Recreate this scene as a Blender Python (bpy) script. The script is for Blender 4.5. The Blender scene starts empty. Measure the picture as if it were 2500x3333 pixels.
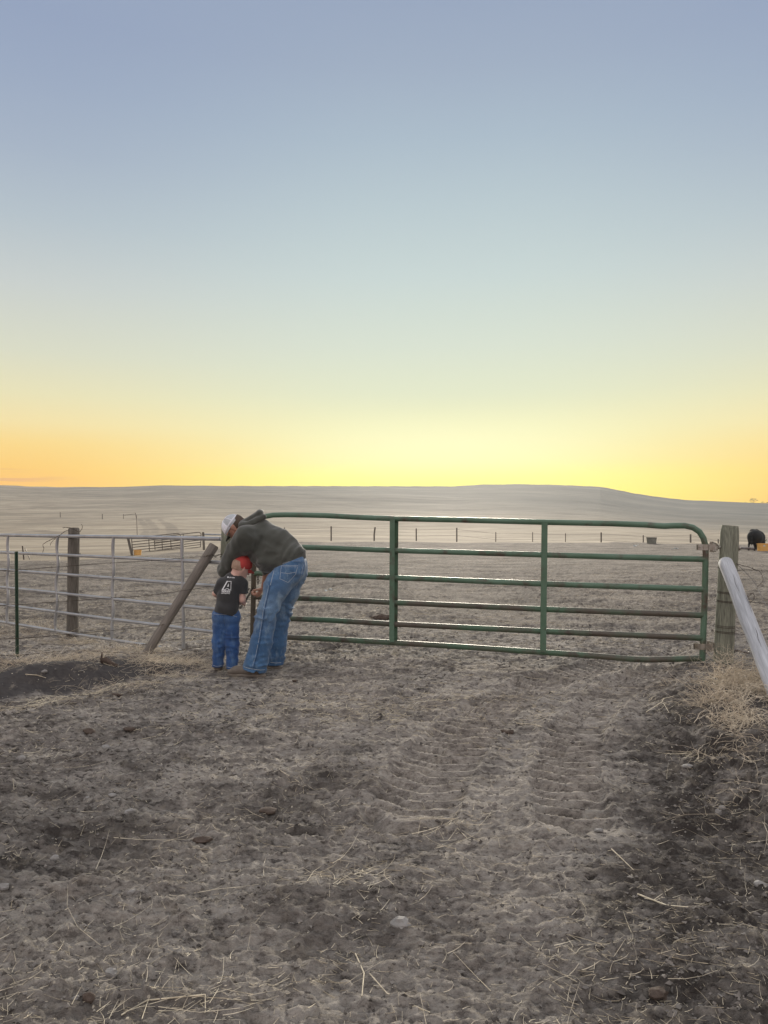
import bpy, math, random
import numpy as np
from mathutils import Vector, Matrix
from mathutils.bvhtree import BVHTree
import openvdb

random.seed(7)
RNG = np.random.default_rng(11)
scene = bpy.context.scene
import time; _T0 = time.time()
def tick(s): pass
COL = scene.collection
R = math.radians

# ------------------------------------------------------------------ camera
CAM_H = 1.40
cam_d = bpy.data.cameras.new('camera')
cam_d.sensor_fit = 'HORIZONTAL'; cam_d.sensor_width = 36.0; cam_d.lens = 36.0
cam_d.shift_y = 23.5 / 2500.0
cam_d.clip_start = 0.05; cam_d.clip_end = 6000
cam = bpy.data.objects.new('camera', cam_d); COL.objects.link(cam)
cam.location = (0, 0, CAM_H); cam.rotation_euler = (R(90), 0, 0)
scene.camera = cam

# ------------------------------------------------------------------ world: dusk sky
def srgb(r, g, b, k=1.0):
    f = lambda v: ((v / 255.0) / 12.92 if v / 255.0 <= 0.04045 else (((v / 255.0) + 0.055) / 1.055) ** 2.4) * k
    return (f(r), f(g), f(b), 1.0)

world = bpy.data.worlds.new('World'); scene.world = world; world.use_nodes = True
wn = world.node_tree.nodes; wl = world.node_tree.links
wn.clear()
def wmath(op, a, b=None, c=None, clamp=False):
    n = wn.new('ShaderNodeMath'); n.operation = op; n.use_clamp = clamp
    for i, v in enumerate((a, b, c)):
        if v is None: continue
        if isinstance(v, (int, float)): n.inputs[i].default_value = v
        else: wl.new(v, n.inputs[i])
    return n.outputs[0]
tc = wn.new('ShaderNodeTexCoord'); sep = wn.new('ShaderNodeSeparateXYZ'); wl.new(tc.outputs['Generated'], sep.inputs[0])
X, Y, Z = sep.outputs
hor = wmath('SQRT', wmath('ADD', wmath('MULTIPLY', X, X), wmath('MULTIPLY', Y, Y)))
elev = wmath('ARCTAN2', Z, hor)                       # real elevation angle, radians
el01 = wmath('DIVIDE', elev, math.pi / 2, clamp=True)
azim = wmath('ABSOLUTE', wmath('SUBTRACT', wmath('ARCTAN2', X, Y), 0.09))
def wramp(stops):
    n = wn.new('ShaderNodeValToRGB'); cr = n.color_ramp; cr.interpolation = 'LINEAR'
    stops = [(math.atan(e) / (math.pi / 2), c) for e, c in stops]
    cr.elements[0].position = stops[0][0]; cr.elements[0].color = stops[0][1]
    cr.elements[1].position = stops[-1][0]; cr.elements[1].color = stops[-1][1]
    for p, c in stops[1:-1]:
        e = cr.elements.new(p); e.color = c
    wl.new(el01, n.inputs[0]); return n.outputs[0]
glow = wramp([(0.0, srgb(255, 240, 100, 1.2)), (.038, srgb(255, 246, 120, 1.25)), (.055, srgb(255, 249, 142, 1.18)), (.075, srgb(255, 250, 176, 1.06)),
              (.095, srgb(255, 251, 190, 1.0)), (.125, srgb(245, 244, 196)), (.164, srgb(229, 234, 203)), (.224, srgb(217, 226, 210)),
              (.314, srgb(201, 215, 213)), (.405, srgb(186, 202, 208)), (.495, srgb(171, 188, 202)), (.586, srgb(160, 175, 195)),
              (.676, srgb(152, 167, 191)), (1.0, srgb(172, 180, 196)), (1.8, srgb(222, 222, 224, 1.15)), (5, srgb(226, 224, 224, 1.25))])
edge = wramp([(0.0, srgb(252, 172, 62)), (.038, srgb(255, 190, 74, 1.04)), (.06, srgb(255, 204, 100, 1.02)), (.09, srgb(253, 217, 132)),
              (.115, srgb(246, 226, 166)), (.15, srgb(233, 226, 184)), (.2, srgb(217, 219, 198)), (.281, srgb(200, 207, 205)),
              (.362, srgb(180, 193, 202)), (.443, srgb(165, 179, 197)), (.53, srgb(154, 169, 193)), (.604, srgb(148, 163, 190)), (.70, srgb(149, 164, 190)),
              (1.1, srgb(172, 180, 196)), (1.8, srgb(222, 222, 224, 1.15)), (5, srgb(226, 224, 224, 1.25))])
back = wramp([(0.0, srgb(196, 182, 182)), (.15, srgb(226, 208, 204, 1.2)), (.4, srgb(228, 220, 218, 1.25)), (1.2, srgb(226, 222, 222, 1.25)), (5, srgb(226, 224, 224, 1.25))])  # unseen rear and overhead sky brightened beyond dusk to fill figures and ground
def wmix(f, a, b):
    n = wn.new('ShaderNodeMix'); n.data_type = 'RGBA'; n.clamp_factor = True
    wl.new(f, n.inputs[0]); wl.new(a, n.inputs[6]); wl.new(b, n.inputs[7]); return n.outputs[2]
def wrange(v, a, b):
    n = wn.new('ShaderNodeMapRange'); n.interpolation_type = 'SMOOTHSTEP'
    wl.new(v, n.inputs[0]); n.inputs[1].default_value = a; n.inputs[2].default_value = b; return n.outputs[0]
c1 = wmix(wrange(azim, 0.05, 0.56), glow, edge)
# the brightest bloom, where the sun has just gone down
blm = wmath('MULTIPLY', wmath('SUBTRACT', 1.0, wrange(azim, .0, .30)), wmath('SUBTRACT', 1.0, wrange(wmath('ABSOLUTE', wmath('SUBTRACT', elev, .092)), .0, .06)))
bl = wn.new('ShaderNodeRGB'); bl.outputs[0].default_value = srgb(255, 254, 206, 1.15)
c1 = wmix(wmath('MULTIPLY', blm, .34), c1, bl.outputs[0])
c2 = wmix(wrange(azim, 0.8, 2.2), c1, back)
# a thin pink streak of cloud low on the left
st = wn.new('ShaderNodeTexNoise'); stm = wn.new('ShaderNodeMapping'); wl.new(tc.outputs['Generated'], stm.inputs[0])
stm.inputs['Scale'].default_value = (6, 6, 160); wl.new(stm.outputs[0], st.inputs[0]); st.inputs['Scale'].default_value = 1.0
low = wmath('MULTIPLY', wmath('SUBTRACT', 1.0, wrange(elev, .058, .075)), wrange(wmath('MULTIPLY', X, -1.0), .36, .44))
strk = wmath('MULTIPLY', wmath('MULTIPLY', low, wrange(st.outputs[0], .48, .62)), .5)
pk = wn.new('ShaderNodeRGB'); pk.outputs[0].default_value = srgb(226, 160, 118)
c3 = wmix(strk, c2, pk.outputs[0])
SKY_LIGHT = 1.0
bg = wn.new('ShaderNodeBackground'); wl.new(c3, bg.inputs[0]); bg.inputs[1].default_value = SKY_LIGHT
wo = wn.new('ShaderNodeOutputWorld'); wl.new(bg.outputs[0], wo.inputs[0])

# the last warm light over the ridge: one very soft sun
sun_d = bpy.data.lights.new('sun', 'SUN'); sun_d.energy = 5.0; sun_d.angle = R(10); sun_d.color = (1.0, .90, .74)
sun = bpy.data.objects.new('sun', sun_d); COL.objects.link(sun)
sun.rotation_euler = Vector((-.10, -1.0, -.21)).to_track_quat('-Z', 'Y').to_euler()

scene.view_settings.view_transform = 'Standard'; scene.view_settings.look = 'None'
scene.view_settings.exposure = 0.0; scene.view_settings.gamma = 1.0
scene.render.engine = 'CYCLES'
scene.cycles.max_bounces = 6; scene.cycles.diffuse_bounces = 3; scene.cycles.volume_bounces = 0

# ------------------------------------------------------------------ helpers
HY = 1690.0
def P(px, py, d):
    """world point seen at that spot of the photograph, d metres away"""
    return Vector(((px - 1250) / 2500 * d, d, CAM_H - (py - HY) / 2500 * d))

def tag(o, label=None, cat=None, group=None, kind=None):
    if label: o['label'] = label
    if cat: o['category'] = cat
    if group: o['group'] = group
    if kind: o['kind'] = kind
    return o

def empty(name, loc, label, cat, group=None):
    o = bpy.data.objects.new(name, None); COL.objects.link(o); o.location = loc; o.empty_display_size = .2
    return tag(o, label, cat, group)

def link(name, me, m, parent=None):
    if m is not None:
        me.materials.append(m)
    o = bpy.data.objects.new(name, me); COL.objects.link(o)
    if parent is not None:
        o.parent = parent
        o.matrix_parent_inverse = Matrix.Translation(-parent.location) if parent.type == 'EMPTY' else parent.matrix_basis.inverted()
    return o

class MB:
    def __init__(s): s.v = []; s.f = []
    def add(s, vs, fs):
        b = len(s.v); s.v += [tuple(v) for v in vs]; s.f += [tuple(i + b for i in f) for f in fs]
    def box(s, c, size, rot=None):
        c = Vector(c); hx, hy, hz = [q / 2 for q in size]
        vs = [Vector((x, y, z)) for x in (-hx, hx) for y in (-hy, hy) for z in (-hz, hz)]
        if rot is not None: vs = [rot @ v for v in vs]
        s.add([c + v for v in vs], [(0, 1, 3, 2), (4, 6, 7, 5), (0, 4, 5, 1), (2, 3, 7, 6), (0, 2, 6, 4), (1, 5, 7, 3)])
    def tube(s, pts, rad, seg=10, cap=True, jit=0.0, closed=False):
        pts = [Vector(p) for p in pts]; n = len(pts)
        if not hasattr(rad, '__len__'): rad = [rad] * n
        vs = []; prev = None
        for i, p in enumerate(pts):
            if closed: t = pts[(i + 1) % n] - pts[i - 1]
            else: t = pts[min(i + 1, n - 1)] - pts[max(i - 1, 0)]
            if t.length < 1e-9: t = Vector((0, 0, 1))
            t.normalize()
            if prev is None:
                a = Vector((0, 0, 1)) if abs(t.z) < .9 else Vector((1, 0, 0))
                u = t.cross(a).normalized()
            else:
                u = (prev - t * prev.dot(t))
                u = u.normalized() if u.length > 1e-6 else t.orthogonal().normalized()
            prev = u; w = t.cross(u)
            for k in range(seg):
                an = 2 * math.pi * k / seg
                r = rad[i] * (1 + (random.uniform(-jit, jit) if jit else 0))
                vs.append(p + (u * math.cos(an) + w * math.sin(an)) * r)
        fs = []
        m = n if closed else n - 1
        for i in range(m):
            j = (i + 1) % n
            for k in range(seg):
                fs.append((i * seg + k, i * seg + (k + 1) % seg, j * seg + (k + 1) % seg, j * seg + k))
        if cap and not closed:
            fs.append(tuple(range(seg))[::-1]); fs.append(tuple((n - 1) * seg + k for k in range(seg)))
        s.add(vs, fs)
    def build(s, name, m, parent=None, smooth=True):
        me = bpy.data.meshes.new(name); me.from_pydata(s.v, [], s.f); me.update()
        if smooth:
            me.polygons.foreach_set('use_smooth', [True] * len(s.f)); me.set_sharp_from_angle(angle=R(42))
        return link(name, me, m, parent)

def localise(o, a, b):
    """give a pole a local frame whose Z runs along it, so that wood grain follows it"""
    a = Vector(a); b = Vector(b); m = Matrix.Translation(a) @ (b - a).to_track_quat('Z', 'Y').to_matrix().to_4x4()
    o.data.transform(m.inverted()); o.matrix_basis = m; return o

# numpy value noise
def _hash(ix, iy, iz, seed):
    h = (ix.astype(np.int64) * 374761393 + iy.astype(np.int64) * 668265263 + iz.astype(np.int64) * 2147483647 + seed * 974711) & 0xffffffff
    h = ((h ^ (h >> 13)) * 1274126177) & 0xffffffff
    h = h ^ (h >> 16)
    return (h & 0xffff).astype(np.float32) / 65535.0
def vnoise(x, y, z=None, seed=0):
    if z is None:
        ix = np.floor(x); iy = np.floor(y); fx = x - ix; fy = y - iy
        fx = fx * fx * (3 - 2 * fx); fy = fy * fy * (3 - 2 * fy); o = np.zeros(1)
        a = _hash(ix, iy, o, seed); b = _hash(ix + 1, iy, o, seed); c = _hash(ix, iy + 1, o, seed); d = _hash(ix + 1, iy + 1, o, seed)
        return (a * (1 - fx) + b * fx) * (1 - fy) + (c * (1 - fx) + d * fx) * fy - .5
    ix = np.floor(x); iy = np.floor(y); iz = np.floor(z)
    fx = x - ix; fy = y - iy; fz = z - iz
    fx = fx * fx * (3 - 2 * fx); fy = fy * fy * (3 - 2 * fy); fz = fz * fz * (3 - 2 * fz)
    r = 0
    for dz, wz in ((0, 1 - fz), (1, fz)):
        for dy, wy in ((0, 1 - fy), (1, fy)):
            for dx, wx in ((0, 1 - fx), (1, fx)):
                r = r + _hash(ix + dx, iy + dy, iz + dz, seed) * wx * wy * wz
    return r - .5
def fbm(x, y, octv=4, seed=0, gain=.5):
    r = 0; a = 1.0; f = 1.0
    for i in range(octv):
        r = r + a * vnoise(x * f + 17.3 * i, y * f - 9.1 * i, seed=seed + i); a *= gain; f *= 2.03
    return r
def sstep(x, a, b):
    t = np.clip((x - a) / (b - a), 0, 1); return t * t * (3 - 2 * t)

# ------------------------------------------------------------------ materials
def newmat(name):
    m = bpy.data.materials.new(name); m.use_nodes = True
    nt = m.node_tree; b = nt.nodes['Principled BSDF']
    return m, nt, b
def node(nt, typ, **kw):
    n = nt.nodes.new(typ)
    for k, v in kw.items(): setattr(n, k, v)
    return n
def noise(nt, vec, scale, detail=4, rough=.55, mapscale=None):
    if mapscale:
        mp = node(nt, 'ShaderNodeMapping'); mp.inputs['Scale'].default_value = mapscale
        nt.links.new(vec, mp.inputs[0]); vec = mp.outputs[0]
    n = node(nt, 'ShaderNodeTexNoise'); n.inputs['Scale'].default_value = scale; n.inputs['Detail'].default_value = detail
    n.inputs['Roughness'].default_value = rough; nt.links.new(vec, n.inputs[0]); return n.outputs[0]
def mrange(nt, v, a, b, c=0., d=1.):
    n = node(nt, 'ShaderNodeMapRange'); n.clamp = True
    nt.links.new(v, n.inputs[0])
    for i, q in zip((1, 2, 3, 4), (a, b, c, d)): n.inputs[i].default_value = q
    return n.outputs[0]
def mixc(nt, f, a, b, blend='MIX'):
    n = node(nt, 'ShaderNodeMix', data_type='RGBA', blend_type=blend)
    for i, v in ((0, f), (6, a), (7, b)):
        if isinstance(v, (int, float)): n.inputs[i].default_value = v
        elif isinstance(v, tuple): n.inputs[i].default_value = v if len(v) == 4 else (*v, 1)
        else: nt.links.new(v, n.inputs[i])
    return n.outputs[2]
def bump(nt, b, h, strength=.4, dist=.01):
    n = node(nt, 'ShaderNodeBump'); n.inputs['Strength'].default_value = strength; n.inputs['Distance'].default_value = dist
    nt.links.new(h, n.inputs['Height']); nt.links.new(n.outputs[0], b.inputs['Normal'])
def pmat(name, ca, cb, scale=8, mapscale=None, rough=.7, metal=0., bs=.3, bd=.004, lo=.35, hi=.65, spot=None, bscale=None, sheen=0, fine=None):
    """two mottled tones, an optional third spotted tone, a noise bump"""
    m, nt, b = newmat(name)
    tc = node(nt, 'ShaderNodeTexCoord').outputs['Object']
    n1 = noise(nt, tc, scale, 5, .6, mapscale)
    c = mixc(nt, mrange(nt, n1, lo, hi), ca, cb)
    if fine:   # (scale, strength)
        nf = noise(nt, tc, fine[0], 2, .5, mapscale)
        g = mrange(nt, nf, .3, .7, 1 - fine[1], 1 + fine[1])
        cmb = node(nt, 'ShaderNodeCombineColor'); [nt.links.new(g, cmb.inputs[i]) for i in range(3)]
        c = mixc(nt, 1.0, c, cmb.outputs[0], 'MULTIPLY')
    if spot:   # (color, scale, lo, hi)
        n2 = noise(nt, tc, spot[1], 6, .65)
        c = mixc(nt, mrange(nt, n2, spot[2], spot[3]), c, spot[0])
    nt.links.new(c, b.inputs['Base Color'])
    b.inputs['Roughness'].default_value = rough; b.inputs['Metallic'].default_value = metal
    if sheen: b.inputs['Sheen Weight'].default_value = sheen
    if bs: bump(nt, b, noise(nt, tc, bscale or scale * 3, 5, .6, mapscale), bs, bd)
    return m

M = {}
M['green'] = pmat('green_paint', (.105, .185, .130), (.070, .135, .085), 3, rough=.42, bs=.1, spot=((.075, .05, .036), 4.5, .50, .66), bscale=40)
M['green_low'] = pmat('green_paint_worn', (.060, .125, .075), (.085, .072, .056), 2.2, rough=.5, bs=.1, lo=.40, hi=.60, spot=((.06, .045, .035), 7, .54, .66), bscale=40)
M['rust'] = pmat('rusty_steel', (.055, .048, .035), (.085, .07, .05), 9, rough=.6, bs=.15)
M['galv'] = pmat('galvanised_steel', (.42, .435, .455), (.31, .32, .335), 5, rough=.38, metal=.45, bs=.08, spot=((.28, .28, .28), 9, .60, .72))
M['zinc'] = pmat('zinc_fitting', (.40, .38, .34), (.26, .23, .19), 14, rough=.4, metal=.7, bs=.1)
M['bolt'] = pmat('dull_bolt_steel', (.22, .21, .20), (.12, .10, .09), 20, rough=.5, metal=.6, bs=.1)
M['tpost'] = pmat('t_post_green', (.022, .055, .035), (.035, .07, .045), 6, rough=.5, bs=.1, spot=((.08, .05, .03), 12, .62, .72))
M['wood'] = pmat('treated_pine', (.25, .26, .205), (.15, .155, .12), 3, mapscale=(9, 9, .8), rough=.85, bs=.9, bd=.008, bscale=16, spot=((.12, .13, .09), 3, .56, .72), fine=(14, .35))
M['wood_dark'] = pmat('weathered_post', (.165, .15, .13), (.095, .085, .072), 3, mapscale=(9, 9, .8), rough=.9, bs=.9, bd=.008, bscale=16, fine=(14, .3))
M['wood_pole'] = pmat('brown_grey_pole', (.235, .21, .185), (.14, .125, .11), 3, mapscale=(9, 9, .8), rough=.9, bs=.7, bd=.006, bscale=14, fine=(12, .25))
M['wire'] = pmat('rusty_wire', (.045, .035, .028), (.07, .05, .035), 30, rough=.7, bs=0)
M['far_pipe'] = pmat('haze_paled_pipe', (.15, .13, .11), (.09, .08, .07), 6, rough=.8, bs=0)  # pipe colour lightened to stand in for distance haze
M['wire_light'] = pmat('dull_wire', (.28, .26, .24), (.16, .14, .12), 30, rough=.5, metal=.4, bs=0)
M['chain'] = pmat('dark_chain', (.03, .028, .025), (.06, .05, .04), 40, rough=.5, metal=.5, bs=0)
M['straw'] = pmat('straw', (.72, .65, .50), (.48, .41, .30), 3, rough=.8, bs=0, fine=(30, .3))
M['weed'] = pmat('dry_weed', (.70, .62, .49), (.44, .37, .28), 5, rough=.85, bs=0, fine=(25, .3))
M['stone'] = pmat('grey_stone', (.30, .29, .28), (.19, .18, .17), 20, rough=.9, bs=.5, bscale=60)
M['pebble'] = pmat('soil_pebble', (.25, .23, .21), (.06, .053, .048), 7, rough=.95, bs=0)
M['clod'] = pmat('dark_dung_clod', (.06, .042, .032), (.10, .075, .06), 30, rough=.95, bs=.8, bscale=60, bd=.01)
M['denim'] = None

def attr(nt, name):
    n = node(nt, 'ShaderNodeAttribute'); n.attribute_name = name; return n.outputs['Fac']

# ground material: worn dirt lot, dark sandy banks, tan pasture beyond
def ground_material():
    m, nt, b = newmat('ground_soil')
    tc = node(nt, 'ShaderNodeTexCoord').outputs['Object']
    n_big = noise(nt, tc, .55, 4, .6); n_mid = noise(nt, tc, 3.2, 5, .65); n_fine = noise(nt, tc, 27, 7, .72, (.62, 1.3, 1))
    soil = mixc(nt, mrange(nt, n_mid, .34, .66), (.245, .224, .204), (.50, .46, .412))
    soil = mixc(nt, mrange(nt, n_big, .42, .66, 0, .55), soil, (.12, .10, .09))
    soil = mixc(nt, mrange(nt, n_fine, .53, .62, 0, .6), soil, (.56, .52, .47))
    soil = mixc(nt, mrange(nt, n_fine, .38, .48, .95, 0), soil, (.045, .040, .037))
    n_hoof = noise(nt, tc, 9.0, 6, .68, (.5, 1.4, 1))
    soil = mixc(nt, mrange(nt, n_hoof, .34, .48, .62, 0), soil, (.065, .056, .052))
    soil = mixc(nt, mrange(nt, n_hoof, .56, .66, 0, .4), soil, (.44, .40, .35))
    # sandy dark drift
    sand = mixc(nt, mrange(nt, n_fine, .3, .7), (.048, .045, .046), (.092, .086, .084))
    du = node(nt, 'ShaderNodeMath', operation='MULTIPLY'); nt.links.new(attr(nt, 'dust'), du.inputs[0]); du.inputs[1].default_value = .62
    soil = mixc(nt, du.outputs[0], soil, mixc(nt, mrange(nt, n_fine, .38, .60), (.275, .245, .22), (.52, .472, .42)))
    n_lot = noise(nt, tc, 1.5, 7, .68, (.8, 1.4, 1))
    soil = mixc(nt, mrange(nt, n_lot, .36, .50, .60, 0), soil, (.085, .072, .064))
    ch = node(nt, 'ShaderNodeMath', operation='MULTIPLY'); nt.links.new(attr(nt, 'churn'), ch.inputs[0]); ch.inputs[1].default_value = .60
    soil = mixc(nt, ch.outputs[0], soil, mixc(nt, mrange(nt, noise(nt, tc, .9, 8, .72, (.6, 1.2, 1)), .42, .58), (.05, .042, .037), (.25, .22, .188)))
    soil = mixc(nt, attr(nt, 'sand'), soil, sand)
    soil = mixc(nt, attr(nt, 'dark'), soil, (.06, .052, .048))
    soil = mixc(nt, attr(nt, 'pale'), soil, (.46, .43, .39))
    # bits of chaff, elongated
    vo = node(nt, 'ShaderNodeTexVoronoi'); vo.inputs['Scale'].default_value = 34; nt.links.new(tc, vo.inputs[0])
    vcol = node(nt, 'ShaderNodeSeparateColor'); nt.links.new(vo.outputs['Color'], vcol.inputs[0])
    chaff = node(nt, 'ShaderNodeMath', operation='MULTIPLY')
    nt.links.new(mrange(nt, vo.outputs['Distance'], .12, .20, 1, 0), chaff.inputs[0]); nt.links.new(mrange(nt, vcol.outputs[0], .84, .86, 0, 1), chaff.inputs[1])
    soil = mixc(nt, chaff.outputs[0], soil, (.60, .54, .44))
    # straw-strewn bands in the lot
    n_str = noise(nt, tc, 9, 6, .75, (1.0, .5, 1))
    soil = mixc(nt, mrange(nt, n_str, .55, .68, 0, .40), soil, (.40, .35, .28))
    # pasture
    f_a = noise(nt, tc, .02, 5, .6, (.35, 1, 1)); f_b = noise(nt, tc, .22, 6, .7, (.5, 1, 1)); f_c = noise(nt, tc, 2.0, 4, .7)
    past = mixc(nt, mrange(nt, f_a, .35, .66), (.225, .190, .142), (.42, .36, .275))
    past = mixc(nt, mrange(nt, f_b, .45, .70, 0, .7), past, (.52, .46, .36))
    past = mixc(nt, mrange(nt, f_b, .30, .48, .75, 0), past, (.22, .19, .155))
    past = mixc(nt, mrange(nt, f_c, .3, .7, .3, 0), past, (.16, .13, .10))
    f_d = noise(nt, tc, .075, 7, .68, (.45, 1, 1)); f_e = noise(nt, tc, .012, 4, .6, (.5, 1, 1))
    past = mixc(nt, mrange(nt, f_d, .36, .52, .65, 0), past, (.19, .165, .135))
    past = mixc(nt, mrange(nt, f_d, .54, .66, 0, .5), past, (.52, .46, .36))
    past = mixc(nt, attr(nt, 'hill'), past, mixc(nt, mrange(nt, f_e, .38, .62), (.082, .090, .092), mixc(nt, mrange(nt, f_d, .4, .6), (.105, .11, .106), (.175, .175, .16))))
    past = mixc(nt, attr(nt, 'track'), past, (.15, .13, .11))
    col = mixc(nt, attr(nt, 'field'), soil, past)
    nt.links.new(col, b.inputs['Base Color'])
    b.inputs['Roughness'].default_value = .95; b.inputs['Specular IOR Level'].default_value = .06
    add = node(nt, 'ShaderNodeMath', operation='MULTIPLY_ADD')
    nt.links.new(noise(nt, tc, 60, 5, .7), add.inputs[0]); add.inputs[1].default_value = .5; nt.links.new(n_fine, add.inputs[2])
    bmp = node(nt, 'ShaderNodeBump'); bmp.inputs['Distance'].default_value = .04
    sm = node(nt, 'ShaderNodeMath', operation='MULTIPLY_ADD'); nt.links.new(attr(nt, 'sand'), sm.inputs[0]); sm.inputs[1].default_value = -.65; sm.inputs[2].default_value = .9
    nt.links.new(sm.outputs[0], bmp.inputs['Strength']); nt.links.new(add.outputs[0], bmp.inputs['Height'])
    b2 = node(nt, 'ShaderNodeBump'); b2.inputs['Distance'].default_value = .35; b2.inputs['Strength'].default_value = .5
    nt.links.new(f_b, b2.inputs['Height'])
    mixn = node(nt, 'ShaderNodeMix', data_type='VECTOR'); nt.links.new(attr(nt, 'field'), mixn.inputs[0])
    nt.links.new(bmp.outputs[0], mixn.inputs[4]); nt.links.new(b2.outputs[0], mixn.inputs[5])
    nt.links.new(mixn.outputs[1], b.inputs['Normal'])
    return m

# ------------------------------------------------------------------ terrain
RID_X = np.array([-2000, 0, 100, 200, 400, 530, 700, 1480, 1560, 1700, 1820, 1955, 2009, 2062, 2134, 2230, 2423, 2500, 4500]); RID_T = (RID_X - 1250) / 2500.
RID_Y = np.array([1560, 1578, 1583, 1585, 1584, 1579, 1581, 1582.5, 1577, 1575.5, 1578, 1584, 1594, 1605, 1616, 1627, 1635, 1638, 1650.])
EDG_X = np.array([-2000, 0, 250, 430, 650, 920, 1560, 1950, 2000, 2190, 2500, 4500]); EDG_T = (EDG_X - 1250) / 2500.
EDG_D = np.array([26, 26.3, 26.5, 28.7, 33, 47, 47, 45.5, 47, 43.5, 41, 38.])
Y0 = 62.
def edge_dist(t): return np.interp(t, EDG_T, EDG_D)
def ridge_dist(t): return 560 + 60 * np.sin(t * 5.0) + 90 * sstep(t, .2, .5)
def macro(x, y):
    x = np.asarray(x, dtype=np.float64); y = np.asarray(y, dtype=np.float64)
    ys = np.maximum(y, .5); t = np.clip(x / ys, -3, 3)
    z = np.zeros(np.broadcast(x, y).shape)
    # left bank
    rx, ry = x + 1.62, y - 7.08
    s = rx * -.69 + ry * .72; u = rx * -.72 + ry * -.69
    hb = .21 * sstep(u, -.25, 1.1) * (.85 + .3 * vnoise(x * 1.3, y * 1.3, seed=5))
    s2 = s + .16 * vnoise(x * 2.2, y * 2.2, seed=8) + .08 * vnoise(x * 6, y * 6, seed=9); hb = hb * (1 + .5 * vnoise(x * 3.1, y * 3.1, seed=12))
    z = z + hb * sstep(s2, 0, .38) * (1 - .9 * sstep(s2, .55, 2.2)) - .085 * sstep(s, 1.3, 3.0) * sstep(-x, .8, 2.0) * (1 - sstep(y, 16, 24))
    # right bank
    xb = np.interp(y, [0, 2.2, 3.46, 4.3, 5.0, 6.25, 7.3, 9, 14], [2.2, 1.75, 1.73, 1.81, 1.80, 2.15, 2.57, 3.6, 6.5])
    near = 1 - sstep(y, 8.0, 12)
    z = z + near * (.125 * sstep(x - xb, -.05, .55) + .10 * sstep(x - xb, .7, 2.2))
    # a shallow washed dip at the foot of the right bank
    z = z - .05 * np.exp(-((x - xb + .25) / .28) ** 2 - ((y - 3.4) / .9) ** 2)
    # gentle unevenness
    z = z + (1 - np.exp(-((x + 1.25) / .8) ** 2 - ((y - 6.95) / .55) ** 2)) * .035 * fbm(x * .45, y * .45, 3, 3) * (1 - sstep(y, 30, 45)) * (1 - .6 * sstep(-y, -7.6, -6))
    # the crest at the far side of the lot on the right
    # beyond the lot
    E = edge_dist(t); Rg = ridge_dist(t); yr = np.interp(t, RID_T, RID_Y)
    u2 = np.clip(np.log(np.maximum(y, 1) / Y0) / np.log(Rg / Y0), 0, 1)
    g = 1 - u2 ** 1.25
    y0 = np.interp(t, [-.5, -.2, .0, .5], [1778, 1770, 1765, 1772])
    zf = CAM_H - ((yr + (y0 - yr) * g) - HY) / 2500 * np.maximum(y, 1)
    z0 = CAM_H - (y0 - HY) / 2500 * Y0
    w = sstep(y, E - .5, Y0)
    z = np.where(y < Y0, z * (1 - w) + z0 * w, zf)
    z = z + sstep(y, 60, 110) * (1 - sstep(y, 380, 520)) * 1.1 * fbm(x * .018, y * .018, 4, 21)
    z = z + sstep(y, 28, 40) * (1 - sstep(y, 90, 130)) * .10 * fbm(x * .2, y * .2, 3, 22)
    zr = CAM_H - (yr - HY) / 2500 * Rg
    z = np.where(y > Rg, zr - (y - Rg) * .05 - ((y - Rg) / 300) ** 2 * 10, z)
    return z
def gz(x, y): return float(macro(np.array([x]), np.array([y]))[0])
def hit(px, py, dmin=1.5):
    """where the line of sight through that spot meets the ground"""
    d = dmin * np.exp(np.linspace(0, math.log(900 / dmin), 6000))
    z = CAM_H - (py - HY) / 2500 * d; g = macro((px - 1250) / 2500 * d, d)
    k = np.argmax(z < g); d = d[k]
    return Vector(((px - 1250) / 2500 * d, d, float(g[k])))

TRACKS = [[(2080, 2140), (1960, 2172), (1800, 2215), (1690, 2260), (1590, 2320), (1500, 2400), (1420, 2500), (1330, 2660)],
          [(2200, 2165), (2080, 2215), (1980, 2275), (1900, 2350), (1855, 2440), (1840, 2560), (1880, 2700)]]
_TC = {}
def track_coords(x, y, path):
    key = tuple(path)
    if key not in _TC: _TC[key] = [hit(a, b) for a, b in path]
    pts = _TC[key]
    best = np.full(x.shape, 9.0); uu = np.zeros(x.shape); acc = 0.
    for a, b in zip(pts[:-1], pts[1:]):
        dx, dy = b.x - a.x, b.y - a.y; L = math.hypot(dx, dy)
        t = np.clip(((x - a.x) * dx + (y - a.y) * dy) / L / L, 0, 1)
        ex = x - a.x - t * dx; ey = y - a.y - t * dy
        dd = np.hypot(ex, ey); sg = np.sign(dx * ey - dy * ex)
        mk = dd < np.abs(best); best = np.where(mk, dd * sg, best); uu = np.where(mk, acc + t * L, uu); acc += L
    return uu, best

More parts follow.
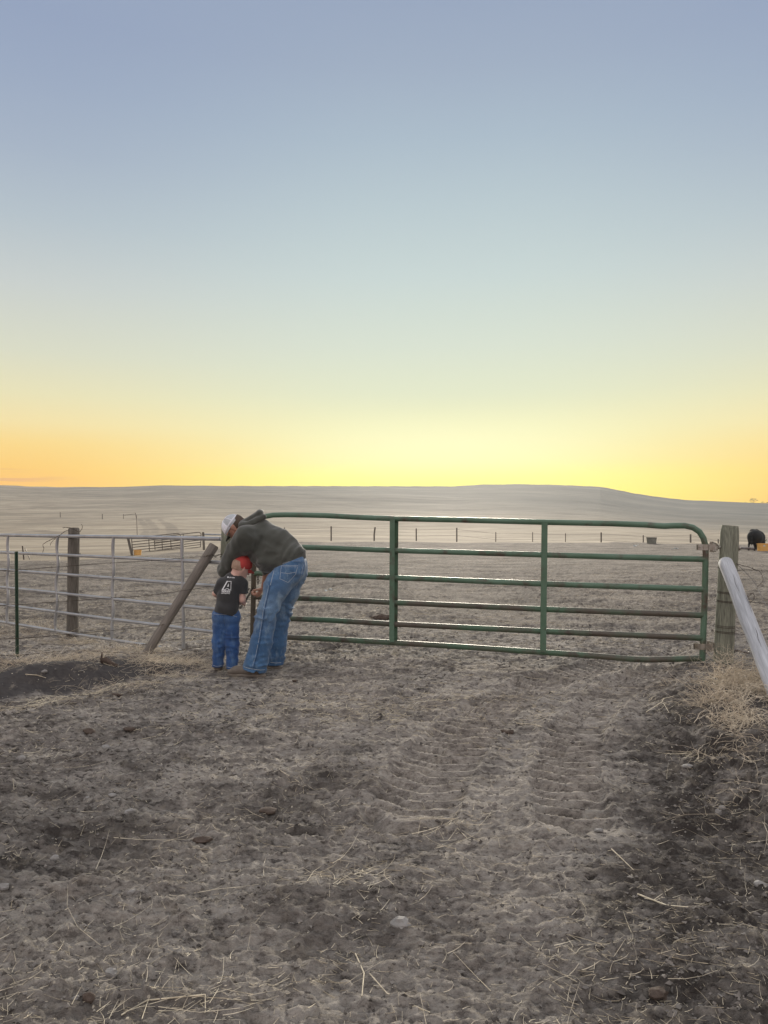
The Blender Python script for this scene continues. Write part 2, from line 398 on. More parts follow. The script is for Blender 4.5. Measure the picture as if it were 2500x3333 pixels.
def micro(x, y):
    near = 1 - sstep(y, 14, 30)
    rx, ry = x + 1.62, y - 7.08
    s = rx * -.69 + ry * .72
    xb = np.interp(y, [0, 2.2, 3.46, 4.3, 5.0, 6.25, 7.3, 9, 14], [2.2, 1.75, 1.73, 1.81, 1.80, 2.15, 2.57, 3.6, 6.5])
    drift = sstep(x - xb, .15, .5) * sstep(y, 3.9, 5.0) * (1 - sstep(y, 7.5, 9)) * (.75 + .5 * vnoise(x * 2, y * 2, seed=31))
    bank = sstep(s + .14 * vnoise(x * 3, y * 3, seed=8) + .1 * vnoise(x * 11, y * 11, seed=8), -.02, .10) * (1 - sstep(s + .5 * fbm(x * 3, y * 3, 3, 14), .45, 1.0)) * sstep(-x, 1.62, 1.85)
    sand = np.clip(drift + bank, 0, 1)
    rg = lambda f1, f2, sd, o=3: 1 - 2.6 * np.abs(fbm(x * f1, y * f2, o, sd))
    rough = (.045 * fbm(x * 1.7, y * 2.4, 3, 40) + .014 * rg(3.6, 6.0, 43, 2) + .027 * fbm(x * 7.5 + y * 2, y * 21, 4, 47, .6)
             + .010 * rg(15, 26, 50, 2) + .020 * fbm(x * 36, y * 60, 3, 53, .6))
    # cloddy broken soil at the right foot
    cl = sstep(x, 1.0, 1.9) * (1 - sstep(y, 4.6, 5.6))
    clod = sstep(fbm(x * 9, y * 9, 3, 60), .05, .35) * .035 + sstep(fbm(x * 22, y * 22, 2, 63), .1, .4) * .015
    feet = 1 - .8 * np.exp(-((x + 1.25) / .5) ** 4 - ((y - 6.95) / .4) ** 4)
    lane = np.exp(-((x - np.interp(y, [2, 4, 7, 9], [.25, .75, 1.3, 1.5])) / .85) ** 2)
    z = rough * near * feet * (1 - .85 * sand) * (1 - .35 * lane) + clod * cl * (1 - .6 * sand)
    z = z + sand * .022 * fbm(x * 6, y * 8, 4, 70)
    tr = np.zeros(x.shape)
    for path, wd in zip(TRACKS, (.21, .17)):
        uu, vv = track_coords(x, y, path)
        ins = 1 - sstep(np.abs(vv), wd * .8, wd * 1.15)
        lug = np.sin(2 * math.pi * (uu / .115 + np.abs(vv) * 3.2)); lug = np.clip(lug * 1.6, -1, 1)
        fade = .6 + 1.3 * fbm(x * 2.1, y * 2.1, 3, 80)
        z = z * (1 - .82 * ins) + ins * (-.020 + .050 * lug * np.clip(fade, .30, 1)) + .015 * np.exp(-((np.abs(vv) - wd * 1.2) / .04) ** 2) * (uu > .01)
        tr = np.maximum(tr, ins)
    return z, sand, cl, tr

def build_ground():
    rows = list(np.arange(-6, 1.3, .25)); y = 1.35
    while y < 900:
        rows.append(y)
        y *= 1.0046 if y < 9 else (1.008 if y < 60 else (1.014 if y < 800 else 1.06))
    ys = np.array(rows); nc = 760
    q = np.linspace(-1, 1, nc); tt = .62 * q + .55 * q ** 7
    sc = np.where(ys > 1.5, ys, 1.5 + (1.5 - ys) * .5)
    Xg = sc[:, None] * tt[None, :]; Yg = np.repeat(ys[:, None], nc, 1)
    x = Xg.ravel(); y = Yg.ravel()
    jit = (RNG.random(x.shape) - .5) * .0
    z = macro(x, y); mz, sand, cl, tr = micro(x, y)
    z = z + mz
    t = x / np.maximum(y, .5); E = edge_dist(t) * (1 + .05 * fbm(x * .25, x * 0 + 3, 3, 90) + .04 * fbm(x * .6, y * .6, 3, 91))
    field = sstep(y, E - .6, E + .8)
    # left: grassy strip also creeps in
    field = np.maximum(field, .0)
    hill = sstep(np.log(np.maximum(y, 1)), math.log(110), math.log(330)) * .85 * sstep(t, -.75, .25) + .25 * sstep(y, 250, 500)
    xr = np.interp(y, [2.0, 2.17, 2.9, 3.85, 4.93, 5.6], [.40, .43, .70, 1.23, 1.45, 1.9])
    right = sstep(x - xr + .22 * fbm(x * 2.2, y * 2.2, 3, 98), -.05, .35) * (1 - sstep(y, 5.6, 6.4))
    band = np.exp(-((y - 3.55 - .45 * (x + .9)) / .42) ** 2) * (1 - sstep(x, -.5, .1))
    patch = sstep(fbm(x * 5.5, y * 9.0, 5, 95, .7), .12, .55)
    dark = np.clip(right * (.55 + .9 * fbm(x * 9, y * 12, 4, 96, .7)) + band * .95 * (.35 + .9 * patch) + .50 * patch * (1 - sstep(y, 25, 40)), 0, .9)
    dust = np.zeros(x.shape)
    for pth, wd in (([(2150, 2160), (1980, 2260), (1840, 2420), (1720, 2600), (1560, 2850), (1380, 3300)], .34), ([(1250, 2140), (1060, 2330), (800, 2560), (480, 2860), (60, 3300)], .33),
                    ([(1650, 2150), (1480, 2300), (1280, 2520), (1060, 2820), (800, 3300)], .26)):
        uu, vv = track_coords(x, y, pth)
        dust = np.maximum(dust, (1 - sstep(np.abs(vv) + .25 * vnoise(x * 2, y * 2, seed=6), wd * .6, wd * 1.35)) * (.8 + .8 * vnoise(x * 1.6, y * 2.5, seed=7)))
    dust = np.maximum(dust, tr * .95)
    dark = dark * (1 - .7 * np.clip(dust, 0, 1))
    pale = .9 * sstep(fbm((x + y) * 6, (y - .5 * x) * 40, 3, 97, .6), .10, .30) * np.exp(-((x - .98) / .30) ** 2 - ((y - 3.62 + (x - 1) * .4) / .13) ** 2)
    # wheel tracks up the far slope on the left
    trk = np.zeros(x.shape)
    for pth, wd in (([(470, 1745), (478, 1720), (462, 1700), (455, 1690)], .45), ([(500, 1748), (503, 1720), (490, 1702), (478, 1690)], .45),
                    ([(560, 1750), (555, 1725), (540, 1705), (520, 1690)], .4), ([(640, 1755), (590, 1735), (560, 1715), (530, 1697)], .4),
                    ([(440, 1691), (520, 1690), (600, 1692)], .7), ([(0, 1742), (120, 1728), (200, 1735)], 1.2), ([(1150, 1735), (1400, 1742), (1600, 1750)], .8),
                    ([(2250, 1700), (2330, 1702), (2480, 1712)], 1.4), ([(0, 1660), (120, 1654), (330, 1656)], 1.6)):
        uu, vv = track_coords(x, y, pth)
        trk = np.maximum(trk, (1 - sstep(np.abs(vv) + .5 * vnoise(x * .7, y * .7, seed=3), wd, wd * 1.9)) * (.5 + .6 * vnoise(x * .4, y * .4, seed=4)))
    nr = len(ys)
    idx = np.arange(nr * nc).reshape(nr, nc)
    split = int(np.searchsorted(ys, 58.0))
    mt = ground_material()
    for name, r0, r1 in (('ground', 0, split), ('hills', split, nr - 1)):
        sub = idx[r0:r1 + 1].ravel(); m = r1 - r0 + 1
        li = np.arange(m * nc).reshape(m, nc)
        quads = np.stack([li[:-1, :-1].ravel(), li[:-1, 1:].ravel(), li[1:, 1:].ravel(), li[1:, :-1].ravel()], 1)
        me = bpy.data.meshes.new(name)
        me.vertices.add(len(sub)); me.vertices.foreach_set('co', np.stack([x[sub], y[sub], z[sub]], 1).astype(np.float32).ravel())
        me.loops.add(quads.size); me.loops.foreach_set('vertex_index', quads.astype(np.int32).ravel())
        me.polygons.add(len(quads)); me.polygons.foreach_set('loop_start', (np.arange(len(quads)) * 4).astype(np.int32))
        me.polygons.foreach_set('use_smooth', np.ones(len(quads), dtype=bool))
        me.update(calc_edges=True)
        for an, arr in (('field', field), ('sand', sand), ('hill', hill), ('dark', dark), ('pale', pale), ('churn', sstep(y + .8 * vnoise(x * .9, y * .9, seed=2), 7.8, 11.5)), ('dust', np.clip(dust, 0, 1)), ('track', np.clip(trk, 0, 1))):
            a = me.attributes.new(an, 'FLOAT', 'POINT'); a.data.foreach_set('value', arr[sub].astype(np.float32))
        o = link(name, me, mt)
        tag(o, kind='structure')
        tag(o, 'trampled grey brown dirt of the cattle lot with tyre tracks' if name == 'ground' else 'long low hill of dry tan pasture under the sunset', None)
    return None
build_ground(); tick('ground')

def surf(x, y):
    """full ground height including the small relief"""
    xa = np.atleast_1d(np.asarray(x, dtype=np.float64)); ya = np.atleast_1d(np.asarray(y, dtype=np.float64))
    return macro(xa, ya) + micro(xa, ya)[0]

# ------------------------------------------------------------------ generic builders
def post(name, base, top, r0, r1, m, label, cat='post', group=None, parent=None, jit=.03, seg=16, n=14, chamfer=True, sink=.15):
    base = Vector(base); top = Vector(top); ax = (top - base); L = ax.length; axn = ax.normalized()
    mb = MB(); pts = []; rr = []
    for i in range(n + 1):
        f = i / n; p = base - axn * sink + (ax + axn * sink) * f
        p = p + Vector((random.uniform(-1, 1), random.uniform(-1, 1), 0)) * r0 * .03
        pts.append(p); rr.append((r0 + (r1 - r0) * f) * (1 + random.uniform(-.02, .02)))
    if chamfer:
        pts[-1] = top - axn * r1 * .3; pts.append(top); rr[-1] = r1; rr.append(r1 * .84)
    mb.tube(pts, rr, seg, jit=jit)
    o = localise(mb.build(name, m, parent), base, top)
    if parent is None: tag(o, label, cat, group)
    return o

def catmull(pts, n=8):
    pts = [Vector(p) for p in pts]; q = [pts[0]] + pts + [pts[-1]]; out = []
    for i in range(1, len(q) - 2):
        for k in range(n):
            t = k / n; a, b, c, d = q[i - 1], q[i], q[i + 1], q[i + 2]
            out.append(.5 * ((2 * b) + (c - a) * t + (2 * a - 5 * b + 4 * c - d) * t * t + (3 * b - a - 3 * c + d) * t ** 3))
    out.append(pts[-1]); return out

def barbed(name, pts, label, m='wire', r=.0019, barbs=.13, group=None, parent=None, smooth=8, cat='wire'):
    path = catmull(pts, smooth); mb = MB(); mb.tube(path, r, 5)
    # second strand twisted round the first
    L = 0; tw = []
    for i, p in enumerate(path):
        if i: L += (p - path[i - 1]).length
        tw.append(p + Vector((0, math.cos(L * 90), math.sin(L * 90))) * r * 1.3)
    mb.tube(tw, r * .9, 4)
    acc = 0
    for a, b in zip(path[:-1], path[1:]):
        seg = (b - a).length
        if seg < 1e-6: continue
        while acc < seg:
            c = a + (b - a) * (acc / seg)
            for _ in range(2):
                v = Vector((random.uniform(-.4, .4), random.uniform(-1, 1), random.uniform(-1, 1))).normalized() * .013
                mb.tube([c - v, c + v], [.0012, .0008], 4)
            acc += barbs
        acc -= seg
    o = mb.build(name, M[m], parent)
    if parent is None: tag(o, label, cat, group)
    return o

# ------------------------------------------------------------------ green gate
def d_gate(px): return 1 / (1 / 6.81 + (2290 - px) / (2290 - 825) * (1 / 7.96 - 1 / 6.81))
def G(px, py, off=0): return P(px, py, d_gate(px) + off)
gate = empty('farm_gate', (G(1560, 2110).x, G(1560, 2110).y, 0), 'long green painted tube gate with six rails closed across the dirt track', 'gate')
RT = .0265
mb = MB()   # outer frame: top rail bending into both stiles, and the bottom rail
top = [(828, 1762), (829, 1735), (833, 1712), (843, 1692), (862, 1681), (890, 1676.5), (930, 1675.5), (1000, 1676.5), (1060, 1678), (1160, 1683.5), (1275, 1688), (1500, 1692.5), (1770, 1699.5), (2000, 1704.5), (2100, 1708), (2145, 1711.5),
       (2162, 1712.5), (2190, 1711), (2230, 1711), (2256, 1717), (2277, 1731), (2290, 1752), (2296, 1775), (2297, 1800)]
mb.tube([G(*p) for p in top], RT, 14)
fr = mb.build('frame', M['green'], gate)
mb = MB(); mb.tube([G(2297, 1800), G(2295, 1900), G(2292, 2000), G(2288.5, 2080), G(2286, 2150)], RT, 14)
mb.build('stile', M['green'], gate)
mb = MB(); mb.tube([G(828, 1760), G(826.5, 1850), G(825, 1940), G(823.5, 2010), G(822, 2076)], RT, 14)
mb.build('stile', M['rust'], gate)
mb = MB(); mb.tube([G(822, 2070), G(940, 2074.5), G(1060, 2079.5), G(1275, 2091.5), G(1500, 2105), G(1770, 2123.5), G(1950, 2136), G(2060, 2145.5), G(2110, 2147.5), G(2180, 2145.5), G(2286, 2143)], RT, 14)
mb.build('bottom_rail', M['green_low'], gate)
rails = [((825, 1777), (1060, 1783.5), (1275, 1791.5), (1770, 1806), (2294, 1820.5)),
         ((825, 1866), (1060, 1871.5), (1275, 1880), (1770, 1900.5), (2292, 1918)),
         ((825, 1943), (1060, 1950), (1275, 1961), (1770, 1983), (2290, 2003)),
         ((825, 2009), (1060, 2018), (1275, 2031), (1770, 2055), (2288, 2077))]
for i, rl in enumerate(rails):
    mb = MB(); mb.tube([G(*p) for p in rl], RT, 14)
    mb.build('rail', M['green'] if i < 2 else M['green_low'], gate)
def strap(px0, py0, px1, py1, off, w=.05):
    """a flat upright channel clasping the rails"""
    mb = MB(); a = G(px0, py0, off); b = G(px1, py1, off)
    n = 10
    for i in range(n):
        p = a.lerp(b, i / n); q = a.lerp(b, (i + 1) / n)
        pass
    dx = Vector((w / 2, -w / 2 * .26, 0))
    e = Vector((0, .004, 0)); e2 = Vector((0, .016 * (1 if off < 0 else -1), 0))
    vs = [a - dx, a + dx, b + dx, b - dx]
    vs = [v - e for v in vs] + [v + e for v in vs]
    mb.add(vs, [(0, 3, 2, 1), (4, 5, 6, 7), (0, 1, 5, 4), (1, 2, 6, 5), (2, 3, 7, 6), (3, 0, 4, 7)])
    for sg in (-1, 1):   # flanges folded towards the rails
        o = dx * sg * .96; c = [a + o * 1.0, a + o * .88, b + o * .88, b + o * 1.0]
        vv = [v + e * 1.02 * (1 if off < 0 else -1) for v in c] + [v + e2 for v in c]
        mb.add(vv, [(0, 3, 2, 1), (4, 5, 6, 7), (0, 1, 5, 4), (1, 2, 6, 5), (2, 3, 7, 6), (3, 0, 4, 7)])
    return mb.build('upright', M['green'], gate, smooth=False)
strap(1277, 1690, 1275, 2090, -.034); strap(1291, 1690, 1288, 2086, .034, .036)
strap(1773, 1701, 1768, 2122, -.034, .052)
# hinge straps with their clevis
def hinge(px, py, flare):
    mb = MB(); c = G(px, py); h = .052
    th = [i * math.pi / 8 - math.pi / 2 - .3 for i in range(9)]
    ring = MB()
    for s_ in (-1, 1):
        pass
    mb.tube([c + Vector((0, 0, -h / 2)), c + Vector((0, 0, h / 2))], RT * 1.2, 16)
    mb.box(c + Vector((-.045, .012, 0)), (.055, .006, h)); mb.box(c + Vector((-.045, -.012, 0)), (.05, .006, h))
    mb.box(c + Vector((.05, -.012, 0)), (.075, .006, h)); mb.box(c + Vector((.05, .014, 0)), (.075, .006, h))
    mb.tube([c + Vector((-.052, -.03, 0)), c + Vector((-.052, .03, 0))], .006, 8)
    o = mb.build('hinge', M['zinc'], gate)
    mb = MB(); k = c + Vector((.055, 0, 0))
    mb.tube([k + Vector((0, 0, -.042)), k + Vector((0, 0, .046))], .009, 10)
    mb.tube([k + Vector((0, 0, .04)), k + Vector((0, 0, .05))], .015, 6)
    mb.tube(catmull([k + Vector((-.015, 0, .036)), k + Vector((.02, 0, .038)), k + Vector((.045, 0, .026)), k + Vector((.052, 0, 0)), k + Vector((.045, 0, -.026)), k + Vector((.02, 0, -.038)), k + Vector((-.015, 0, -.036))], 4), .0075, 8)
    q = mb.build('clevis', M['zinc'], o)
    return k + Vector((.052, 0, 0))
k1 = hinge(2296, 1781, 0); k2 = hinge(2286, 2104, 0)

# ------------------------------------------------------------------ right post and its bits
dp = 6.80
rp = empty('gate_post', P(2356, 2165, dp), 'thick round greenish timber post with wrapped wire that the green gate hangs from', 'post')
base = P(2354, 2165, dp); topv = P(2377, 1711, dp)
mb = MB(); prof = [(-.2, .084), (0, .084), (.15, .083), (.3, .082), (.5, .081), (.62, .0815), (.74, .080), (.80, .078), (.84, .0775), (.9, .0785), (.95, .0775), (.975, .074), (1.0, .067)]
pts = []; rr = []
for f, r in prof:
    p = base.lerp(topv, max(f, 0)) if f >= 0 else base + (base - topv).normalized() * .15
    pts.append(p + Vector((random.uniform(-.002, .002), 0, 0))); rr.append(r)
mb.tube(pts, rr, 24, jit=.012)
mb.build('timber', M['wood'], rp)
def wraps(parent, centre, axis, r, n, name='wire_wrap', mat_='wire', rise=.012):
    mb = MB(); ax = Vector(axis).normalized(); u = ax.orthogonal().normalized(); w = ax.cross(u); pts = []
    for i in range(n * 20 + 1):
        a = 2 * math.pi * i / 20; rrr = r + random.uniform(0, .003)
        pts.append(Vector(centre) + (u * math.cos(a) + w * math.sin(a)) * rrr + ax * (i / 20 * rise + .004 * math.sin(a * 1.0 + i * .02)))
    mb.tube(pts, .0022, 5)
    for i in range(0, len(pts), 9):
        v = Vector((random.uniform(-1, 1), random.uniform(-1, 1), random.uniform(-1, 1))).normalized() * .012
        mb.tube([pts[i] - v, pts[i] + v], .0013, 4)
    return mb.build(name, M[mat_], parent)
axp = (topv - base)
for py, n, rs in ((1932, 2, .012), (1960, 2, .010), (2043, 2, .014), (2060, 2, .012)):
    f = (2165 - py) / (2165 - 1711); wraps(rp, base.lerp(topv, f), axp, .0835, n, rise=rs)
def rod(px0, py0, px1, py1, r, name='bolt'):
    mb = MB(); a = P(px0, py0, dp); b = P(px1, py1, dp - .02); mb.tube([a, b], r, 12)
    v = (b - a).normalized()
    o = mb.build(name, M['bolt'], rp)
    return o
rod(2402, 1783.5, 2454, 1786, .0105)
mb = MB(); a = P(2404, 1783.5, dp); mb.tube([a, a + Vector((.014, 0, 0))], .022, 6); mb.tube([a + Vector((-.01, 0, 0)), a + Vector((-.002, 0, 0))], .03, 12)
mb.build('nut', M['zinc'], rp)
rod(2385, 2114, 2440, 2125, .0105)
mb = MB(); a = P(2386, 2115, dp); mb.tube([a + Vector((-.01, 0, 0)), a + Vector((.008, 0, 0))], .03, 12); mb.build('nut', M['bolt'], rp)
mb = MB(); mb.tube([k1, P(2345, 1781, 6.8)], .0095, 10); v = P(2338, 1781, 6.8); mb.tube([v, v + Vector((.012, 0, 0))], .02, 6); mb.build('bolt', M['zinc'], rp)
mb = MB(); mb.tube([k2, P(2330, 2104, 6.8)], .0095, 10); mb.build('bolt', M['zinc'], rp)

# silvery brace pole leaning on it
M['silver'] = pmat('silvered_bare_wood', (.50, .52, .56), (.33, .345, .37), 3, mapscale=(10, 10, .5), rough=.7, bs=.3, bd=.003, bscale=14, spot=((.27, .26, .25), 8, .66, .76), fine=(16, .16))
a = P(2362, 1832, 6.66); b = P(2546, 2395, 5.15); b.z = gz(b.x, b.y)
mb = MB(); n = 22; pts = []; rr = []
for i in range(n + 1):
    f = i / n; p = a.lerp(b, f); pts.append(p + Vector((.002 * math.sin(i * .5), 0, .002 * math.sin(i * .7)))); rr.append(.0585 + .0012 * math.sin(i * .8) + .0008 * random.random())
ax = (b - a).normalized()
pts = [a - ax * .012, a - ax * .006] + pts + [b + ax * .1]; rr = [.050, .0565] + rr + [.060]
mb.tube(pts, rr, 26)
brace = localise(mb.build('brace_pole', M['silver']), a, b)
tag(brace, 'silvery bare wooden brace pole leaning on the greenish post at the right', 'pole')
# drying cracks: thin dark wedges set into the bark-less wood
crk = MB()
for (f0, f1, side) in ((.06, .30, .45), (.28, .52, -.25), (.52, .68, .35), (.03, .09, -.45), (.72, .90, .1)):
    up = Vector((0, -1, 0)); nrm = (up - ax * up.dot(ax)).normalized(); bt = ax.cross(nrm); pp = []
    for i in range(10):
        f = f0 + (f1 - f0) * i / 9; an = side + .05 * math.sin(i * 1.3) + .25 * (i / 9 - .5)
        pp.append(a.lerp(b, f) + (nrm * math.cos(an) + bt * math.sin(an)) * .0588)
    crk.tube(pp, [.0006, .0010, .0014, .0018, .0018, .0016, .0014, .0012, .0008, .0005], 5)
crk.build('crack', pmat('dark_crack', (.06, .055, .05), (.09, .08, .07), 20, rough=1, bs=0), brace)

# wires round the brace and off to the right
barbed('barbed_wire', [P(2338, 1846, 6.72), P(2345, 1853, 6.66), P(2356, 1848, 6.585), P(2368, 1847, 6.585), P(2380, 1852, 6.6), P(2392, 1862, 6.66), P(2402, 1878, 6.7), P(2408, 1895, 6.74), P(2405, 1905, 6.78)],
       'dark wire bound round the top of the silvery brace pole', barbs=.3)
barbed('barbed_wire', [P(2395, 1830, 6.74), P(2404, 1840, 6.7), P(2440, 1876, 6.45), P(2462, 1905, 6.3), P(2476, 1935, 6.1), P(2500, 1982, 5.9), P(2560, 2090, 5.5)],
       'pale twisted fence wire running down to the right from the greenish post', 'wire_light', r=.0026)
barbed('barbed_wire', [P(2400, 1858, 6.72), P(2425, 1855, 6.7), P(2466, 1857, 6.7), P(2478, 1868, 6.65), P(2484, 1885, 6.6), P(2480, 1896, 6.55), P(2468, 1908, 6.45), P(2463, 1915, 6.4)],
       'dark curl of loose barbed wire hanging beside the silvery brace pole')
barbed('barbed_wire', [P(2466, 1857, 6.7), P(2500, 1859, 6.9), P(2600, 1862, 7.3)], 'dark level barbed wire strand at the right edge above the pale wire')
barbed('barbed_wire', [P(2400, 1836, 6.74), P(2430, 1844, 6.7), P(2452, 1851, 6.68), P(2462, 1858, 6.7)], 'short rusty wire end beside the greenish post')
barbed('barbed_wire', [P(2384, 2050, 6.7), P(2398, 2052, 6.66), P(2418, 2061, 6.6), P(2440, 2078, 6.5), P(2490, 2110, 6.2), P(2560, 2140, 6.0)], 'low barbed wire leaving the greenish post behind the brace', 'wire_light')
barbed('barbed_wire', [P(2440, 1963, 6.5), P(2452, 1952, 6.5), P(2455, 1937, 6.5), P(2446, 1931, 6.5), P(2441, 1938, 6.5), P(2430, 1955, 6.5), P(2500, 1966, 6.6), P(2580, 1968, 6.8)], 'small tangle of dark wire in front of the dirt at the right edge', barbs=.06)

# ------------------------------------------------------------------ left side: latch post, galvanised panel, posts, wire fence
lp_b = P(738, 2136, 8.02); lp_b.z = gz(lp_b.x, lp_b.y)
post('gate_post', lp_b, P(744, 1698, 8.02), .080, .075, M['wood'], 'greenish timber post behind the bent over man at the end of the silver panel')
def d_pan(px): return 1 / (1 / 10.6 + (px / 640) * (1 / 8.0 - 1 / 10.6))
def S(px, py, off=0): return P(px, py, d_pan(px) + off)
panel = empty('livestock_panel', (S(300, 2060).x, S(300, 2060).y, gz(S(300, 2060).x, S(300, 2060).y)), 'silver galvanised tube livestock panel of six rails at the left', 'fence')
L0 = [1741.4, 1797, 1854, 1911, 1968, 2024]; L1 = [1752, 1827, 1903, 1977.5, 2051, 2127]
def py_pan(k, px):
    a = L0[k]; b = L1[k]; f = px / 640
    # straight rails in space project straight
    return a + (b - a) * f
for k in range(6):
    mb = MB(); xe = 718 if k == 0 else 726
    pts = [S(x_, py_pan(k, x_) + .5 * math.sin(x_ * .011 + k)) for x_ in (-420, -300, -150, 0, 100, 200, 300, 400, 500, 600, 660, xe)]
    mb.tube(pts, .0215 if k == 0 else .0185, 12)
    if k == 0:
        e = pts[-1]; mb.tube([e + Vector((-.003, 0, 0)), e + Vector((.004, 0, 0))], .0235, 12)
    mb.build('rail', M['galv'], panel)
for (xt, xb_, am) in ((-290, -300, .02), (-130, -132, .02), (27, 24, .02), (189, 182, .03), (370, 366, .02), (593, 598, .018)):
    mb = MB(); pts = []; rr = []
    for i in range(26):
        f = i / 25; x_ = xt + (xb_ - xt) * f
        yt = py_pan(0, x_); yb = py_pan(5, x_); y_ = yt + (yb - yt) * f
        wob = -3.2 * math.sin(f * math.pi * 5) * (1 if am > .018 else .5)
        pts.append(S(x_ + wob * am * 30, y_, -.012)); rr.append(.016 + .004 * abs(math.sin(f * math.pi * 5)))
    mb.tube(pts, rr, 10)
    mb.build('upright', M['galv'], panel)

b0 = P(236, 2084, 9.6); b0.z = gz(b0.x, b0.y)
wp = post('fence_post', b0, P(241, 1717, 9.6), .074, .068, M['wood_dark'], 'round grey timber post standing behind the silver panel')
for py in (1808, 2002):
    f = (2084 - py) / (2084 - 1717); wraps(wp, b0.lerp(P(241, 1717, 9.6), f) + Vector((-.0, 0, 0)), (0, 0, 1), .081, 3, rise=.006)
barbed('barbed_wire', [P(222, 1728, 9.5), P(210, 1730, 9.5), P(195, 1742, 9.5), P(165, 1757, 9.5), P(142, 1770, 9.5), P(140, 1778, 9.5), P(143, 1784, 9.5), P(139, 1798, 9.5)], 'loose dark wire drooping left from the top of the grey timber post', r=.0028)
barbed('barbed_wire', [P(205, 1718, 9.5), P(222, 1717, 9.5), P(240, 1723, 9.5), P(258, 1731, 9.5), P(266, 1722, 9.5), P(268, 1712, 9.5), P(265, 1706, 9.5)], 'curled wire end sticking up beside the top of the grey timber post', r=.0028)
barbed('barbed_wire', [P(182, 1752, 9.5), P(172, 1760, 9.5), P(166, 1768, 9.5), P(164, 1775, 9.5)], 'short drooping wire end under the loose wire of the grey timber post', r=.0022)

# T post: a T-section with studs
tb = P(54, 2168, 6.95); tb.z = gz(tb.x, tb.y); tt_ = P(51, 1795, 6.95)
tp = empty('t_post', tb, 'dark green steel T post standing in front of the silver panel', 'post')
mb = MB(); axt = (tt_ - tb); rot = axt.to_track_quat('Z', 'Y').to_matrix(); mid = (tb + tt_) / 2 - axt.normalized() * .08; Lt = axt.length + .16
mb.box(mid + Vector((0, 0, 0)), (.034, .004, Lt), rot); mb.box(mid + Vector((0, .016, 0)), (.005, .028, Lt), rot)
for i in range(18):
    p = tb.lerp(tt_, .12 + i * .048); mb.box(p + Vector((0, -.005, 0)), (.012, .008, .014), rot)
mb.build('stake', M['tpost'], tp, smooth=False)

# brown brace pole
a = P(472, 2158, 7.6); a.z = gz(a.x, a.y); b = P(698, 1774, 7.85)
bp = post('brace_pole', a, b, .043, .052, M['wood_pole'], 'brown grey wooden pole leaning up to the post behind the man', 'pole', jit=.02, seg=18, sink=.12)

# barbed wire of the short fence, highest to lowest
tpp = lambda py: P(52, py, 6.93)
def lerp_pole(f): return a.lerp(b, f)
barbed('barbed_wire', [P(-260, 1862, 6.6), tpp(1855), P(300, 1836, 7.2), P(480, 1826, 7.5), P(600, 1816, 7.62), P(668, 1812, 7.74), P(716, 1807, 7.92)], 'highest barbed wire strand between the green T post and the brown pole')
barbed('barbed_wire', [P(670, 1810, 7.73), P(690, 1806, 7.78), P(700, 1812, 7.8), P(712, 1805, 7.88), P(724, 1806, 7.92), P(716, 1814, 7.9)], 'knotted wire end tying the brown pole to the post behind the man', barbs=.04, r=.0026)
barbed('barbed_wire', [P(-260, 1978, 6.6), tpp(1968), P(300, 1950, 7.2), P(480, 1938, 7.5), P(606, 1921, 7.66), P(690, 1908, 7.85), P(725, 1904, 7.92)], 'second highest barbed wire strand between the green T post and the brown pole')
barbed('barbed_wire', [P(-260, 2085, 6.6), tpp(2078), P(250, 2062, 7.1), P(400, 2048, 7.4), P(520, 2035, 7.6), P(640, 2018, 7.8), P(725, 2010, 7.92)], 'third barbed wire strand from the top, crossing low on the brown pole')
barbed('barbed_wire', [P(-260, 2140, 6.6), tpp(2132), P(250, 2118, 7.1), P(480, 2128, 7.5), P(640, 2108, 7.8), P(725, 2100, 7.92)], 'lowest barbed wire strand near the dirt bank')

# ------------------------------------------------------------------ far things
def far_post(px, py0, py1, r, m, label, name='fence_post', group=None, lean=0, cat='post', px_top=None, thick=None):
    b_ = hit(px, py0, 12); t_ = P(px_top if px_top is not None else px + lean, py1, b_.y)
    mb = MB(); mb.tube([b_ - Vector((0, 0, .2)), b_.lerp(t_, .5), t_], [r, r, r * .95], 8)
    o = mb.build(name, M[m]); tag(o, label, cat, group); return o, b_, t_
fl = [(926, 1717, 1762, .055, 'wood_dark'), (1078, 1713, 1763, .060, 'wood_dark'), (1218, 1716, 1763, .065, 'wood_dark'), (1355, 1720, 1764, .055, 'wood_dark'), (1487, 1718, 1764, .055, 'wood_dark'),
      (1614, 1732, 1767, .035, 'wire'), (1734, 1732, 1768, .03, 'wire'), (1841, 1736, 1770, .03, 'wire'), (1957, 1733, 1768, .060, 'wood_dark'), (2094, 1742, 1768, .05, 'wood_dark'), (2248, 1739, 1772, .07, 'wood_dark'), (2338, 1755, 1774, .055, 'wood_dark')]
tops = []
ORD = ['first', 'second', 'third', 'fourth', 'fifth', 'sixth', 'seventh', 'eighth', 'ninth', 'tenth', 'eleventh', 'twelfth']
fd = 62.5
for i, (px, yt, yb, r, m) in enumerate(fl):
    d = fd + (1.0 if i % 2 else 0); X_ = (px - 1250) / 2500 * d; g0 = gz(X_, d)
    t_ = P(px + (3 if i == 2 else 0), yt, d); mb = MB(); mb.tube([Vector((X_, d, g0 - .2)), Vector((X_, d, (g0 + t_.z) / 2)), t_], r, 8)
    o = mb.build('fence_post', M[m]); tag(o, ORD[i] + (' post, a thin dark stake,' if r < .04 else ' post, a small wooden one,') + ' from the left in the far fence', 'post', 'fence posts along the far side of the lot'); tops.append((t_, g0))
ends = [Vector((-28, 64, tops[0][0].z - .1))] + [t for t, g in tops] + [Vector((36, 64, tops[-1][0].z - .2))]
